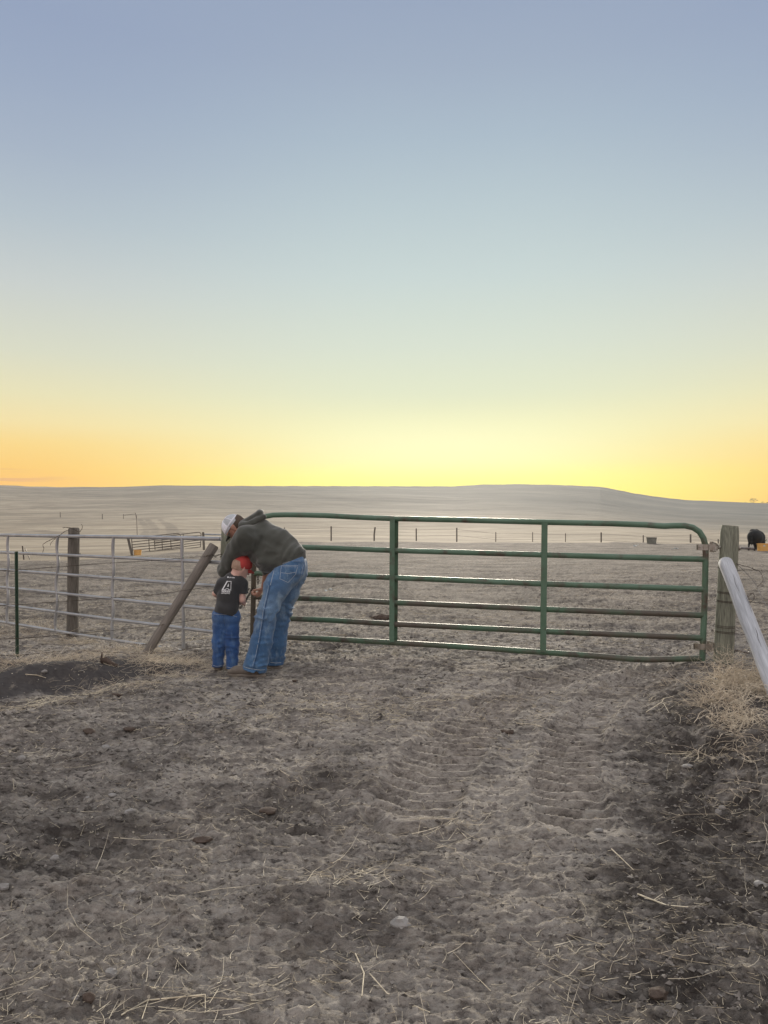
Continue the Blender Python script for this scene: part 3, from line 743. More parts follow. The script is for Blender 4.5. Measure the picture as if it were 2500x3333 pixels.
for dz, lb in ((.12, 'upper wire of the far fence beyond the dirt lot'), (.62, 'lower wire of the far fence beyond the dirt lot')):
    mb = MB(); mb.tube([e - Vector((0, 0, dz)) for e in ends], .009, 4); tag(mb.build('fence_wire', M['wire_light']), lb, 'wire')

def pipe_gate(BL, TL, TR, BR, d0, d1, nr, label, r=.022, ups=(.35, .62), name='pipe_gate'):
    X0 = P(BL[0], BL[1], d0); root = empty(name, X0, label, 'gate')
    def q(u, v):
        xx = (BL[0] * (1 - v) + TL[0] * v) * (1 - u) + (BR[0] * (1 - v) + TR[0] * v) * u
        yy = (BL[1] * (1 - v) + TL[1] * v) * (1 - u) + (BR[1] * (1 - v) + TR[1] * v) * u
        return P(xx, yy, 1 / ((1 - u) / d0 + u / d1))
    m_ = M['far_pipe']; mb = MB(); mb.tube([q(0, 0), q(0, .9), q(0, 1), q(.05, 1), q(.5, 1), q(.93, 1.0), q(.975, .97), q(1, .85), q(1, 0)], r, 8); mb.build('frame', m_, root)
    for i in range(nr):
        mb = MB(); v = i / nr * .92; mb.tube([q(0, v), q(1, v)], r * .85, 8); mb.build('rail', m_, root)
    for u in ups:
        mb = MB(); mb.tube([q(u, -.02), q(u, 1)], r * .85, 8); mb.build('upright', m_, root)
pipe_gate((432, 1800), (428, 1751), (587, 1735), (588, 1785), 34, 36, 5, 'dark pipe gate leaning low beside the orange tub in the left field')
pipe_gate((506, 1798), (501, 1750), (655, 1731), (653, 1780), 37, 39, 6, 'dark round cornered pipe gate farther right behind the first one in the left field')
def wpost(px0, py0, px1, py1, r, m, label, dmin=12, name='fence_post', cat='post'):
    b_ = hit(px0, py0, dmin); t_ = P(px1, py1, b_.y); mb = MB(); mb.tube([b_ - Vector((0, 0, .2)), b_, b_.lerp(t_, .5), t_], r, 9)
    o = mb.build(name, M[m]); tag(o, label, cat); return b_, t_
wpost(430, 1808, 417, 1752, .05, 'wood_dark', 'dark post leaning left beside the orange tub in the left field')
b_, t_ = wpost(664, 1790, 661, 1732, .055, 'wood_dark', 'dark upright post at the end of the far pipe gates left of the man')
mb = MB(); mb.tube([P(662, 1739, b_.y), P(770, 1742, b_.y * 1.05)], .035, 8); tag(mb.build('fence_rail', M['galv']), 'pale level rail reaching from the far dark post towards the man', 'rail')
wpost(78, 1822, 73, 1777, .022, 'wire', 'thin dark stake at the far side of the lot near the left edge')
wpost(98, 1822, 79, 1780, .014, 'wire_light', 'thin pale stick leaning beside the thin dark stake at far left')
wpost(196, 1684, 196, 1667, .09, 'wood_dark', 'tiny dark post alone on the slope at far left')
wpost(333, 1690, 333, 1673, .09, 'wood_dark', 'tiny dark post on the slope left of the pipe frame')
mb = MB(); bb = hit(447, 1752, 12); mb.tube([bb - Vector((0, 0, .1)), P(446, 1715, bb.y), P(444.5, 1675, bb.y)], .045, 6); tag(mb.build('marker_pole', M['wire_light']), 'tall thin pale pole rising above the far pipe gates', 'pole')
fr1, ft1 = hit(402, 1689, 12), None
d_ = fr1.y; hf = empty('pipe_rack', fr1, 'small dark pipe frame of two legs and a crossbar on the far slope', 'frame')
for (x0, y0, x1, y1) in ((402, 1690, 402, 1673), (444, 1690, 441, 1669)):
    mb = MB(); mb.tube([P(x0, y0, d_), P(x1, y1, d_)], .055, 6); mb.build('leg', M['wire'], hf)
mb = MB(); mb.tube([P(402, 1677, d_), P(441, 1673, d_)], .05, 6); mb.build('crossbar', M['wire'], hf)

M['orange'] = pmat('orange_plastic', (.78, .44, .12), (.66, .38, .12), 6, rough=.5, bs=0, spot=((.62, .5, .3), 9, .6, .7))
M['tubgrey'] = pmat('grey_tub', (.20, .21, .18), (.13, .13, .11), 4, rough=.7, bs=0)
M['litter'] = pmat('pale_litter', (.62, .64, .62), (.45, .50, .50), 10, rough=.6, bs=.2)
def tub(px, pyb, wpx, hpx, m, label, taper=.9, dmin=12, logo=None):
    c = hit(px, pyb, dmin); d = c.y; rt = wpx / 2 / 2500 * d; h = hpx / 2500 * d
    root = empty('feed_tub', c, label, 'tub')
    mb = MB(); n = 28
    prof = [(0, 0), (rt * taper, 0), (rt * .98, h * .9), (rt * 1.03, h * .9), (rt * 1.04, h), (rt * .97, h), (rt * .93, h * .88), (rt * taper * .9, h * .06), (0, h * .06)]
    vs = []; fs = []
    for (r_, z_) in prof:
        for k in range(n): vs.append(c + Vector((math.cos(2 * math.pi * k / n) * max(r_, .001), math.sin(2 * math.pi * k / n) * max(r_, .001), z_)))
    for i in range(len(prof) - 1):
        for k in range(n): fs.append((i * n + k, i * n + (k + 1) % n, (i + 1) * n + (k + 1) % n, (i + 1) * n + k))
    mb.add(vs, fs); mb.build('bucket', M[m], root)
    if logo:
        mb = MB(); seg = []
        for i in range(6):
            an = -math.pi * .62 + i * .07
            for zz in (.62, .8): seg.append(c + Vector((math.cos(an) * rt * 1.0, math.sin(an) * rt * 1.0, h * zz)))
        mb.add(seg, [(2 * i, 2 * i + 2, 2 * i + 3, 2 * i + 1) for i in range(5)]); mb.build('label_patch', M['litter'], root)
    return c
tub(448, 1807, 25, 17, 'orange', 'orange feed tub beside the leaning post and pipe gates')
tub(2483, 1793, 36, 24, 'orange', 'orange feed tub the black cow is eating from', logo=1)
tub(2121, 1770, 33, 21, 'tubgrey', 'grey round tub on the skyline of the dirt lot', .85)
def scrap(px, py, w, h, label, m='litter', cat='litter', name='litter_scrap'):
    c = hit(px, py, 3); sc_ = c.y / 2500; mb = MB(); n = 7
    for i in range(n):
        x_ = (random.random() - .5) * w * sc_; s_ = h * sc_ * random.uniform(.5, 1)
        q = c + Vector((x_, random.uniform(-.05, .05), s_ * .4))
        vs = [q + Vector((random.uniform(-1, 1) * s_ * 1.2, random.uniform(-1, 1) * s_, random.uniform(-.4, .9) * s_)) for _ in range(5)]
        mb.add(vs, [(0, 1, 2), (0, 2, 3), (0, 3, 4), (0, 4, 1), (1, 2, 3), (1, 3, 4)])
    o = mb.build(name, M[m], smooth=False); tag(o, label, cat); return o
scrap(1075, 1924, 30, 8, 'pale scrap lying in the dirt lot seen through the green gate near the man')
scrap(2069, 1779, 14, 6, 'small bluish litter scrap on the dirt left of the grey tub')
scrap(2194, 1789, 20, 6, 'small bluish litter scrap on the dirt right of the grey tub')

# bare trees on the far ridge
def bare_tree(px, hpx, spread, label, seed):
    rnd = random.Random(seed)
    t0 = (px - 1250) / 2500; D = float(ridge_dist(np.array([t0]))[0]) - 6
    yr = float(np.interp(t0, RID_T, RID_Y)); b_ = P(px, yr + 1, D); b_.z = gz(b_.x, b_.y) - .3
    H = hpx / 2500 * D
    root = empty('bare_tree', b_, label, 'tree'); sp_ = spread
    tr = MB(); cr = MB(); segs = []
    def grow(p, d, L, r, lev, mbx):
        q = p + d * L; mbx.tube([p, (p + q) / 2 + Vector((rnd.uniform(-1, 1), rnd.uniform(-1, 1), 0)) * L * .06, q], [r, r * .85, r * .7], 5, cap=False)
        if lev == 0: return
        for k in range(rnd.choice((3, 3, 4)) if lev > 1 else 3):
            nd = (d + Vector((rnd.uniform(-1, 1) * spread, rnd.uniform(-1, 1) * spread, rnd.uniform(-.25, .5)))).normalized()
            grow(q, nd, L * rnd.uniform(.5, .75), r * .7, lev - 1, cr)
    for s_ in range(6):
        grow(b_ + Vector((rnd.uniform(-.2, .2), 0, 0)), Vector(((s_ - 2.5) * .55, rnd.uniform(-.3, .3), 1)).normalized(), H * rnd.uniform(.16, .34), H * .012, 4, tr if s_ == 0 else cr)
    tr.build('trunk', M['wire'], root); cr.build('crown', M['wire'], root)
bare_tree(2451, 24, .75, 'largest bare branching tree on the far ridge at the right', 3)
bare_tree(2484, 11, .8, 'small bare tree on the far ridge right of the largest one', 5)
bare_tree(2499, 13, .7, 'bare tree on the far ridge cut by the right edge', 8)
bare_tree(2426, 6, .9, 'tiny low bush on the far ridge left of the bare trees', 9)

# ------------------------------------------------------------------ implicit surfaces for figures
def v3(p): return np.array([p.x, p.y, p.z], dtype=np.float32) if isinstance(p, Vector) else np.array(p, dtype=np.float32)
def implicit(name, prims, m, parent=None, vox=.008, cuts=(), disp=None, carve=(), cutfn=None):
    """prims: (a, b, ra, rb, k[, (axis, squash)]) blended smoothly; cuts: (point, normal) removes the normal side"""
    lo = np.array([1e9] * 3); hi = -lo
    for p in prims:
        for q, r in ((v3(p[0]), p[2]), (v3(p[1]), p[3])):
            lo = np.minimum(lo, q - r - .05); hi = np.maximum(hi, q + r + .05)
    n = np.ceil((hi - lo) / vox).astype(int) + 1
    gx = (lo[0] + np.arange(n[0]) * vox).astype(np.float32); gy = (lo[1] + np.arange(n[1]) * vox).astype(np.float32); gz_ = (lo[2] + np.arange(n[2]) * vox).astype(np.float32)
    D = np.full(n, .2, dtype=np.float32)
    def dist(p, sx, sy, sz):
        a_, b_ = v3(p[0]), v3(p[1]); ra, rb = p[2], p[3]
        px_ = gx[sx][:, None, None] - a_[0]; py_ = gy[sy][None, :, None] - a_[1]; pz_ = gz_[sz][None, None, :] - a_[2]
        ba = b_ - a_; L2 = float(ba @ ba) + 1e-9
        t = np.clip((px_ * ba[0] + py_ * ba[1] + pz_ * ba[2]) / L2, 0, 1)
        ex = px_ - t * ba[0]; ey = py_ - t * ba[1]; ez = pz_ - t * ba[2]
        s2 = ex * ex + ey * ey + ez * ez; fac = 1
        if len(p) > 5 and p[5]:
            ax_ = v3(p[5][0]); ax_ = ax_ / np.linalg.norm(ax_); sq = p[5][1]
            c_ = ex * ax_[0] + ey * ax_[1] + ez * ax_[2]; s2 = s2 + c_ * c_ * (1 / sq ** 2 - 1); fac = min(1, sq) if sq < 1 else 1
            fac = .5 + .5 * fac
        return (np.sqrt(s2) - (ra + (rb - ra) * t)) * fac
    def rng(p, mar):
        a_, b_ = v3(p[0]), v3(p[1]); r = max(p[2], p[3]) * max(1, p[5][1] if len(p) > 5 and p[5] else 1) + mar
        l = np.floor((np.minimum(a_, b_) - r - lo) / vox).astype(int); h = np.ceil((np.maximum(a_, b_) + r - lo) / vox).astype(int) + 1
        l = np.maximum(l, 0); h = np.minimum(h, n); return [slice(l[i], h[i]) for i in range(3)]
    for p in prims:
        sl = rng(p, .05 + p[4]); d = dist(p, *sl); o = D[sl[0], sl[1], sl[2]]; k = max(p[4], 1e-4)
        h = np.clip(.5 + .5 * (o - d) / k, 0, 1)
        D[sl[0], sl[1], sl[2]] = o * (1 - h) + d * h - k * h * (1 - h)
    for p in carve:
        sl = rng(p, .05); d = -dist(p, *sl); o = D[sl[0], sl[1], sl[2]]; k = max(p[4], 1e-4)
        h = np.clip(.5 - .5 * (o - d) / k, 0, 1)
        D[sl[0], sl[1], sl[2]] = o * (1 - h) + d * h + k * h * (1 - h)
    if disp is not None:
        ii = np.nonzero(np.abs(D) < .03)
        D[ii] += disp(gx[ii[0]].astype(np.float64), gy[ii[1]].astype(np.float64), gz_[ii[2]].astype(np.float64)).astype(np.float32)
    for (pt, nm) in cuts:
        pt = v3(pt); nm = v3(nm); nm = nm / np.linalg.norm(nm)
        pl = (gx - pt[0])[:, None, None] * nm[0] + (gy - pt[1])[None, :, None] * nm[1] + (gz_ - pt[2])[None, None, :] * nm[2]
        D = np.maximum(D, pl)
    if cutfn is not None:
        D = np.maximum(D, cutfn(gx[:, None, None].astype(np.float64), gy[None, :, None].astype(np.float64), gz_[None, None, :].astype(np.float64)).astype(np.float32))
    grid = openvdb.FloatGrid(.2); grid.copyFromArray(np.ascontiguousarray(D, dtype=np.float32))
    pts, quads = grid.convertToQuads(isovalue=0.0)
    pts = pts * vox + lo
    me = bpy.data.meshes.new(name); me.vertices.add(len(pts)); me.vertices.foreach_set('co', pts.astype(np.float32).ravel())
    quads = quads[:, ::-1]
    me.loops.add(quads.size); me.loops.foreach_set('vertex_index', quads.astype(np.int32).ravel())
    me.polygons.add(len(quads)); me.polygons.foreach_set('loop_start', (np.arange(len(quads)) * 4).astype(np.int32))
    me.polygons.foreach_set('use_smooth', np.ones(len(quads), dtype=bool)); me.update(calc_edges=True); me.validate()
    vol = 0
    a_ = pts[quads[:, 0]]; b_ = pts[quads[:, 1]]; c_ = pts[quads[:, 2]]
    if np.sum(np.cross(a_ - lo, b_ - lo) * (c_ - lo)) < 0: me.flip_normals()
    return link(name, me, m, parent)
def folds(amp, fx, fy, fz, seed=0, amp2=None):
    def f(x, y, z):
        w = vnoise(x * 5, y * 5, z * 5, seed=seed + 9) * 1.2
        a_ = vnoise(x * fx + w, y * fy, z * fz + w * 2, seed=seed)
        a_ = 1 - np.abs(a_) * 3.2
        b_ = vnoise(x * fx * 2.1, y * fy * 2.1, z * fz * 2.1 + w, seed=seed + 1)
        return -(a_ * amp * .6 + b_ * amp * .9)
    return f

def mskin(name, c, c2):
    m = pmat(name, c, c2, 14, rough=.6, bs=.1); b = m.node_tree.nodes['Principled BSDF']; b.inputs['Subsurface Weight'].default_value = .12
    b.inputs['Subsurface Radius'].default_value = (.02, .008, .004); return m
M['skin'] = mskin('skin', (.46, .25, .18), (.38, .20, .145)); M['skin_boy'] = mskin('skin_child', (.66, .43, .36), (.58, .35, .29))
M['hair'] = pmat('brown_hair', (.06, .042, .03), (.10, .07, .05), 60, rough=.8, bs=.4, bscale=90)
M['hair_boy'] = pmat('short_fair_hair', (.30, .20, .14), (.44, .30, .23), 40, rough=.8, bs=.3, bscale=90)
M['hoodie'] = pmat('olive_grey_fleece', (.060, .064, .054), (.042, .046, .039), 3, rough=.92, bs=.25, bscale=120, bd=.002, sheen=.35)
M['tee'] = pmat('black_cotton', (.028, .030, .033), (.036, .037, .040), 4, rough=.85, bs=.2, bscale=150, bd=.0015, sheen=.2)
def denim(name, ca, cb, worn):
    m, nt, b = newmat(name); tc = node(nt, 'ShaderNodeTexCoord').outputs['Object']
    n1 = noise(nt, tc, 5, 5, .6); n2 = noise(nt, tc, 7, 5, .7, (2.4, 2.4, .8)); n3 = noise(nt, tc, 170, 2, .5)
    c = mixc(nt, mrange(nt, n1, .35, .65), ca, cb); c = mixc(nt, mrange(nt, n2, .50, .70, 0, .75), c, worn)
    c = mixc(nt, attr(nt, 'fade'), c, worn)
    c = mixc(nt, mrange(nt, n3, .4, .6, .25, 0), c, (.02, .05, .12)); nt.links.new(c, b.inputs['Base Color'])
    b.inputs['Roughness'].default_value = .88; b.inputs['Sheen Weight'].default_value = .2
    bump(nt, b, n3, .3, .0015); return m
M['jeans'] = denim('faded_denim', (.034, .100, .225), (.060, .150, .29), (.24, .34, .44))
M['jeans_boy'] = denim('dark_denim', (.016, .062, .20), (.032, .105, .29), (.12, .22, .38))
M['stitch'] = pmat('pale_stitching', (.46, .50, .54), (.34, .38, .44), 60, rough=.9, bs=0)
M['seam'] = pmat('dark_seam', (.02, .05, .12), (.035, .08, .17), 30, rough=.9, bs=0)
M['boot'] = pmat('taupe_leather', (.125, .105, .086), (.17, .145, .12), 12, rough=.7, bs=.3, bscale=50)
M['sole'] = pmat('pale_sole', (.23, .20, .165), (.16, .14, .12), 12, rough=.8, bs=.2)
M['white_cap'] = pmat('white_cap_cloth', (.78, .80, .86), (.70, .72, .78), 10, rough=.8, bs=.1)
M['mesh_cap'] = pmat('grey_mesh_cloth', (.50, .53, .56), (.38, .41, .44), 160, rough=.8, bs=.4, bscale=300)
M['brim_dark'] = pmat('dark_brim', (.03, .035, .03), (.05, .05, .045), 20, rough=.8, bs=0)
M['red'] = pmat('red_cap_cloth', (.42, .045, .04), (.33, .035, .03), 9, rough=.8, bs=.3, bscale=60, bd=.003)
M['eye'] = pmat('eye_white', (.7, .7, .68), (.66, .66, .64), 5, rough=.3, bs=0)

def frame(up, face):
    u = Vector(up).normalized(); f = Vector(face); f = (f - u * f.dot(u)).normalized(); l = u.cross(f); return u, f, l
def head_prims(c, up, face, s=1.0, neck=None, nr=.055):
    u, f, l = frame(up, face); c = Vector(c); o = lambda a_, b_, g_: c + f * a_ * s + l * b_ * s + u * g_ * s
    pr = [(o(-.02, 0, .02), o(.02, 0, .025), .088 * s, .082 * s, .02, (l, .88)),
          (o(.03, 0, -.03), o(.045, 0, -.085), .066 * s, .045 * s, .03, (l, .95)),
          (o(.062, 0, -.112), o(.066, 0, -.116), .026 * s, .024 * s, .03),
          (o(.088, 0, .005), o(.112, 0, -.038), .008 * s, .014 * s, .012),
          (o(.085, -.02, -.072), o(.085, .02, -.072), .009 * s, .009 * s, .012),
          (o(.07, -.035, .02), o(.07, .035, .02), .024 * s, .024 * s, .02),
          (o(-.005, .078, -.03), o(-.012, .083, .012), .014 * s, .024 * s, .006, (l, .35)),
          (o(-.005, -.078, -.03), o(-.012, -.083, .012), .014 * s, .024 * s, .006, (l, .35))]
    carve = [(o(.098, .032, .0), o(.098, .034, .0), .014 * s, .014 * s, .01), (o(.098, -.032, .0), o(.098, -.034, .0), .014 * s, .014 * s, .01)]
    if neck is not None: pr.append((o(-.025, 0, -.06), Vector(neck), nr * s, nr * 1.15 * s, .035))
    return pr, carve, o
def eyes(o, s, parent):
    for sg in (-1, 1):
        mb = MB(); c = o(.080, .032 * sg, .0); n = 8; pts = []; rr = []
        for i in range(7):
            a_ = math.pi * i / 6; pts.append(c + Vector((0, 0, -math.cos(a_) * .011 * s))); rr.append(max(math.sin(a_) * .011 * s, .0004))
        mb.tube(pts, rr, 10); mb.build('eye', M['eye'], parent)
def hand_prims(w, dirv, palm_n, s=1.0, curl=1.1, grip=None):
    """palm and five fingers; dirv runs wrist->knuckles, palm_n points out of the palm"""
    d, n_, l = frame(dirv, palm_n); w = Vector(w); pr = []
    pr.append((w, w + d * .085 * s, .024 * s, .036 * s, .02, (n_, .5)))
    for i, (off, L) in enumerate(((-.030, .070), (-.010, .078), (.010, .073), (.030, .058))):
        k = w + d * .088 * s + l * off * s; an = .35; p = k
        for seg, (fl, r) in enumerate(((.45, .0095), (.32, .0085), (.25, .0075))):
            an2 = an + curl * (.5 + seg * .5); dv = d * math.cos(an2) + n_ * math.sin(an2); q = p + dv * L * fl * s
            pr.append((p, q, r * s, (r - .0006) * s, .003)); p = q; an = an2 * .75
    t0 = w + d * .03 * s - l * .028 * s; t1 = t0 + (d * .6 - l * .45 + n_ * .55) * .042 * s; t2 = t1 + (d * .75 + n_ * .75) * .032 * s
    pr += [(t0, t1, .012 * s, .010 * s, .008), (t1, t2, .010 * s, .0085 * s, .004)]
    return pr

def set_attr(o, name, fn):
    me = o.data; co = np.empty(len(me.vertices) * 3, dtype=np.float32); me.vertices.foreach_get('co', co); co = co.reshape(-1, 3)
    a_ = me.attributes.new(name, 'FLOAT', 'POINT'); a_.data.foreach_set('value', fn(co).astype(np.float32))
def bvh(o): return BVHTree.FromPolygons([v.co for v in o.data.vertices], [p.vertices for p in o.data.polygons])
def drape(tree, pts, d0, off=.002):
    """points carried forward on to a garment's surface"""
    org = Vector((0, 0, CAM_H)); out = []
    for (px, py) in pts:
        t = P(px, py, d0); dr = (t - org).normalized(); h, nn, i_, ds = tree.ray_cast(org, dr)
        if h is None: h = t; nn = Vector((0, -1, 0))
        out.append(h - dr * off)
    return out
def seamline(tree, pts, d0, r, m, name, parent, n=5, dash=False):
    path = []
    for a_, b_ in zip(pts[:-1], pts[1:]):
        for i in range(n): path.append((a_[0] + (b_[0] - a_[0]) * i / n, a_[1] + (b_[1] - a_[1]) * i / n))
    path.append(pts[-1]); mb = MB(); pp = drape(tree, path, d0, r * .4); mb.tube(pp, r, 5)
    return mb.build(name, M[m], parent)

tick('things')
# ------------------------------------------------------------------ the man
def build_man():
    gzn = gz(-1.2, 6.8)
    Lsh, Rsh = P(803, 1748, 7.03), P(842, 1748, 7.40)
    head_c = P(768, 1716, 7.2); up = Vector((-.82, .05, .50)); face = Vector((-.5, .2, -.86))
    hp, hc, ho = head_prims(head_c, up, face, 1.04, P(812, 1728, 7.2), .058)
    body = hp + [
        (P(822, 1738, 7.2), P(905, 1775, 7.1), .10, .11, .05), (P(905, 1775, 7.1), P(950, 1842, 7.03), .11, .10, .05),
        (Lsh, Rsh, .055, .055, .05),
        (Lsh, P(733, 1858, 7.2), .05, .038, .03), (P(733, 1858, 7.2), P(768, 1912, 7.5), .038, .026, .02),
        (Rsh, P(874, 1850, 7.62), .05, .040, .03), (P(874, 1850, 7.62), P(860, 1908, 7.80), .047, .030, .02),
        (P(940, 1860, 6.96), P(868, 1990, 6.87), .075, .055, .03), (P(868, 1990, 6.87), P(828, 2172, 6.84), .052, .042, .02),
        (P(960, 1862, 7.12), P(912, 2010, 7.16), .075, .055, .03), (P(912, 2010, 7.16), P(900, 2155, 7.18), .05, .04, .02)]
    body += hand_prims(P(859, 1909, 7.80), Vector((-.55, .05, -.80)), Vector((-.75, .25, .45)), 1.12, .9)
    body += hand_prims(P(768, 1912, 7.50), Vector((.05, .9, -.45)), Vector((0, 0, -1)), 1.0, .6)
    man = implicit('person', body, M['skin'], None, .0068, carve=hc)
    tag(man, 'man in white mesh cap, olive hoodie and faded jeans bending beside the boy', 'person')
    eyes(ho, 1.04, man)
    # beard along the jaw
    u, f, l = frame(up, face)
    be = [(ho(.035, 0, -.06), ho(.05, 0, -.10), .066, .05, .02, (l, 1.0)), (ho(.06, 0, -.115), ho(.064, 0, -.12), .032, .03, .02)]
    implicit('beard', be, M['hair'], man, .006, cuts=[(ho(.0, 0, -.04), u), (ho(-.0, 0, 0), -f)], disp=folds(.003, 50, 50, 50, 2))
    implicit('hair', [(ho(-.022, 0, .015), ho(0, 0, .01), .0955, .088, .01, (l, .88)), (ho(-.05, 0, -.03), ho(-.05, 0, -.06), .05, .045, .02, (l, 1.1))], M['hair'], man, .006,
             cuts=[(ho(-.0, 0, 0), f + u * -.3), (ho(0, 0, .05), u)])
    # jeans
    jp = [(P(948, 1832, 6.98), P(955, 1836, 7.12), .118, .118, .05),
          (P(944, 1858, 6.96), P(903, 1905, 6.92), .125, .108, .06), (P(903, 1905, 6.92), P(870, 1990, 6.87), .106, .084, .05),
          (P(870, 1990, 6.87), P(852, 2088, 6.85), .084, .090, .03), (P(852, 2088, 6.85), P(827, 2186, 6.83), .090, .102, .03),
          (P(960, 1862, 7.13), P(932, 1935, 7.15), .115, .098, .06), (P(932, 1935, 7.15), P(912, 2010, 7.17), .098, .084, .04),
          (P(912, 2010, 7.17), P(903, 2090, 7.18), .082, .082, .03), (P(903, 2090, 7.18), P(896, 2170, 7.19), .082, .074, .03)]
    jd = folds(.020, 11, 8, 19, 5)
    zc1 = P(828, 2183, 6.83).z; zc2 = P(896, 2164, 7.18).z
    def jdisp(x, y, z):
        base_ = jd(x, y, z) * (.45 + .8 * np.exp(-((z - P(0, 1995, 6.87).z) / .12) ** 2) + .6 * np.exp(-((z - zc1 - .06) / .07) ** 2))
        return base_
    def jcut(x, y, z):
        return np.where(y < 7.02, (zc1 - z) - (x - P(828, 0, 6.83).x) * .20 - .10 * np.clip(.02 - np.abs(x - P(838, 0, 6.8).x), 0, 1) * -12 * (y < 6.83), (zc2 - z + 0 * x))
    jeans = implicit('jeans', jp, M['jeans'], man, .0068, disp=jdisp, cutfn=jcut, cuts=[(P(931, 1833, 7.0), Vector((-.39, 0, .92)))])
    kz = P(0, 1990, 6.87).z
    set_attr(jeans, 'fade', lambda co: np.clip(.55 * np.exp(-((co[:, 2] - kz - .10) / .20) ** 2) * (.6 + .8 * vnoise(co[:, 0] * 9, co[:, 1] * 9, co[:, 2] * 5, seed=2)), 0, .7))
    tr = bvh(jeans)
    seamline(tr, [(892, 1858), (886, 1880), (880, 1905)], 6.8, .0022, 'stitch', 'seam', jeans)
    seamline(tr, [(880, 1905), (872, 1940), (862, 1985), (856, 2030), (848, 2080), (838, 2130), (826, 2172)], 6.8, .0035, 'seam', 'seam', jeans)
    seamline(tr, [(875, 1905), (867, 1940), (857, 1985), (851, 2030), (843, 2080), (833, 2130), (821, 2172)], 6.8, .0014, 'stitch', 'seam', jeans)
    seamline(tr, [(916, 1841), (970, 1841), (962, 1870), (938, 1896), (911, 1884), (916, 1841)], 6.8, .0018, 'stitch', 'back_pocket', jeans)
    seamline(tr, [(919, 1845), (967, 1845)], 6.8, .0013, 'stitch', 'back_pocket', jeans)
    seamline(tr, [(915, 1864), (938, 1867), (963, 1862)], 6.8, .0018, 'stitch', 'back_pocket', jeans)
    seamline(tr, [(920, 1834), (950, 1826), (978, 1826)], 6.8, .0014, 'stitch', 'seam', jeans)
    seamline(tr, [(988, 1838), (980, 1875), (964, 1912)], 6.8, .0014, 'stitch', 'seam', jeans)
    seamline(tr, [(794, 2170), (812, 2176), (830, 2179), (848, 2181), (862, 2180)], 6.75, .0022, 'stitch', 'hem', jeans)
    seamline(tr, [(880, 2156), (898, 2158), (915, 2157)], 7.1, .0022, 'stitch', 'hem', jeans)
    # hoodie
    hpz = [(P(961, 1814, 7.02), P(905, 1773, 7.1), .098, .142, .05), (P(905, 1773, 7.1), P(845, 1740, 7.19), .142, .135, .05), (P(845, 1740, 7.19), P(812, 1736, 7.2), .135, .105, .05),
           (P(944, 1838, 7.0), P(880, 1812, 7.08), .122, .130, .05), (P(880, 1812, 7.08), P(828, 1778, 7.15), .130, .108, .05),
           (Lsh, Rsh, .088, .088, .08),
           (Lsh, P(764, 1798, 7.1), .092, .082, .05), (P(764, 1798, 7.1), P(737, 1852, 7.2), .078, .070, .03), (P(737, 1854, 7.2), P(758, 1894, 7.36), .068, .056, .03), (P(758, 1894, 7.36), P(765, 1906, 7.44), .056, .05, .02),
           (Rsh, P(868, 1830, 7.6), .085, .070, .05), (P(868, 1830, 7.6), P(876, 1868, 7.66), .07, .062, .03)]
    fo = folds(.026, 9, 7, 9, 15)
    hem_n = Vector((.39, 0, -.92)); hem_p = P(936, 1842, 7.0)
    elb = v3(P(737, 1850, 7.2)); ax_ = v3(P(800, 1785, 7.1)); hemv = v3(hem_p); hn = v3(hem_n) / np.linalg.norm(v3(hem_n))
    def hd(x, y, z):
        w_e = np.exp(-((x - elb[0]) ** 2 + (z - elb[2]) ** 2) / .012)
        t = (x - hemv[0]) * hn[0] + (z - hemv[2]) * hn[2]      # distance up from the hem
        w_h = np.exp(-((t + .10) / .08) ** 2)
        rib = np.where(t > -.055, .004, 0)
        w_s = np.exp(-((x - ax_[0]) ** 2 + (z - ax_[2]) ** 2) / .02)
        gather = .006 * np.sin((x * .9 - z * .45) * 95 + 3 * vnoise(x * 6, y * 6, z * 6, seed=4)) * w_h * (x > hemv[0] - .05)
        return fo(x, y, z) * (.45 + .8 * w_e + .9 * w_h + .7 * w_s) + rib + gather
    hoodie = implicit('hoodie', hpz, M['hoodie'], man, .0068, disp=hd, cuts=[(hem_p, hem_n)])
    hood = [(P(792, 1707, 7.14), P(845, 1673, 7.16), .035, .030, .03), (P(792, 1705, 7.28), P(845, 1672, 7.28), .035, .030, .03), (P(845, 1673, 7.14), P(847, 1672, 7.30), .030, .030, .03),
            (P(846, 1670, 7.18), P(852, 1663, 7.22), .022, .010, .03), (P(800, 1712, 7.08), P(858, 1683, 7.12), .034, .026, .02), (P(790, 1712, 7.1), P(805, 1706, 7.3), .04, .04, .03)]
    implicit('hood', hood, M['hoodie'], hoodie, .006, disp=folds(.005, 14, 12, 14, 33))
    # cap
    cc = ho(-.002, 0, .028)
    cap_cut = [(ho(0, 0, .022), -(u - f * .08))]
    crown = implicit('cap', [(cc - f * .006, cc + f * .012 + u * .006, .102, .098, .01, (l, .93))], M['mesh_cap'], man, .005, cuts=cap_cut,
                     carve=[(ho(-.10, 0, .020), ho(-.14, 0, .022), .038, .040, .003)])
    # white band, seams and the plain brim
    mb = MB(); ring = []
    def on_cap(az, el, rr=.1045):
        return cc + (f * (math.cos(az) * .1045 + .003) + l * math.sin(az) * .0975) * math.cos(el) * (rr / .1045) + u * (math.sin(el) * .104)
    for k_ in range(33):
        az = math.pi - 2.64 + 5.28 * k_ / 32; ring.append(on_cap(az, .07))
    n_ = len(ring); w_ = u * .013
    mb = MB(); mb.tube([p + u * .010 for p in ring], [.0085] * n_, 8)
    arch = [on_cap(math.pi - .46 + .92 * i / 10, .04 + .40 * math.sin(math.pi * i / 10)) for i in range(11)]
    mb.tube(arch, .006, 8)
    bandarc = [on_cap(math.pi - .50 + i * 1.0 / 8, .02) for i in range(9)]; mb.tube(bandarc, .0075, 8)
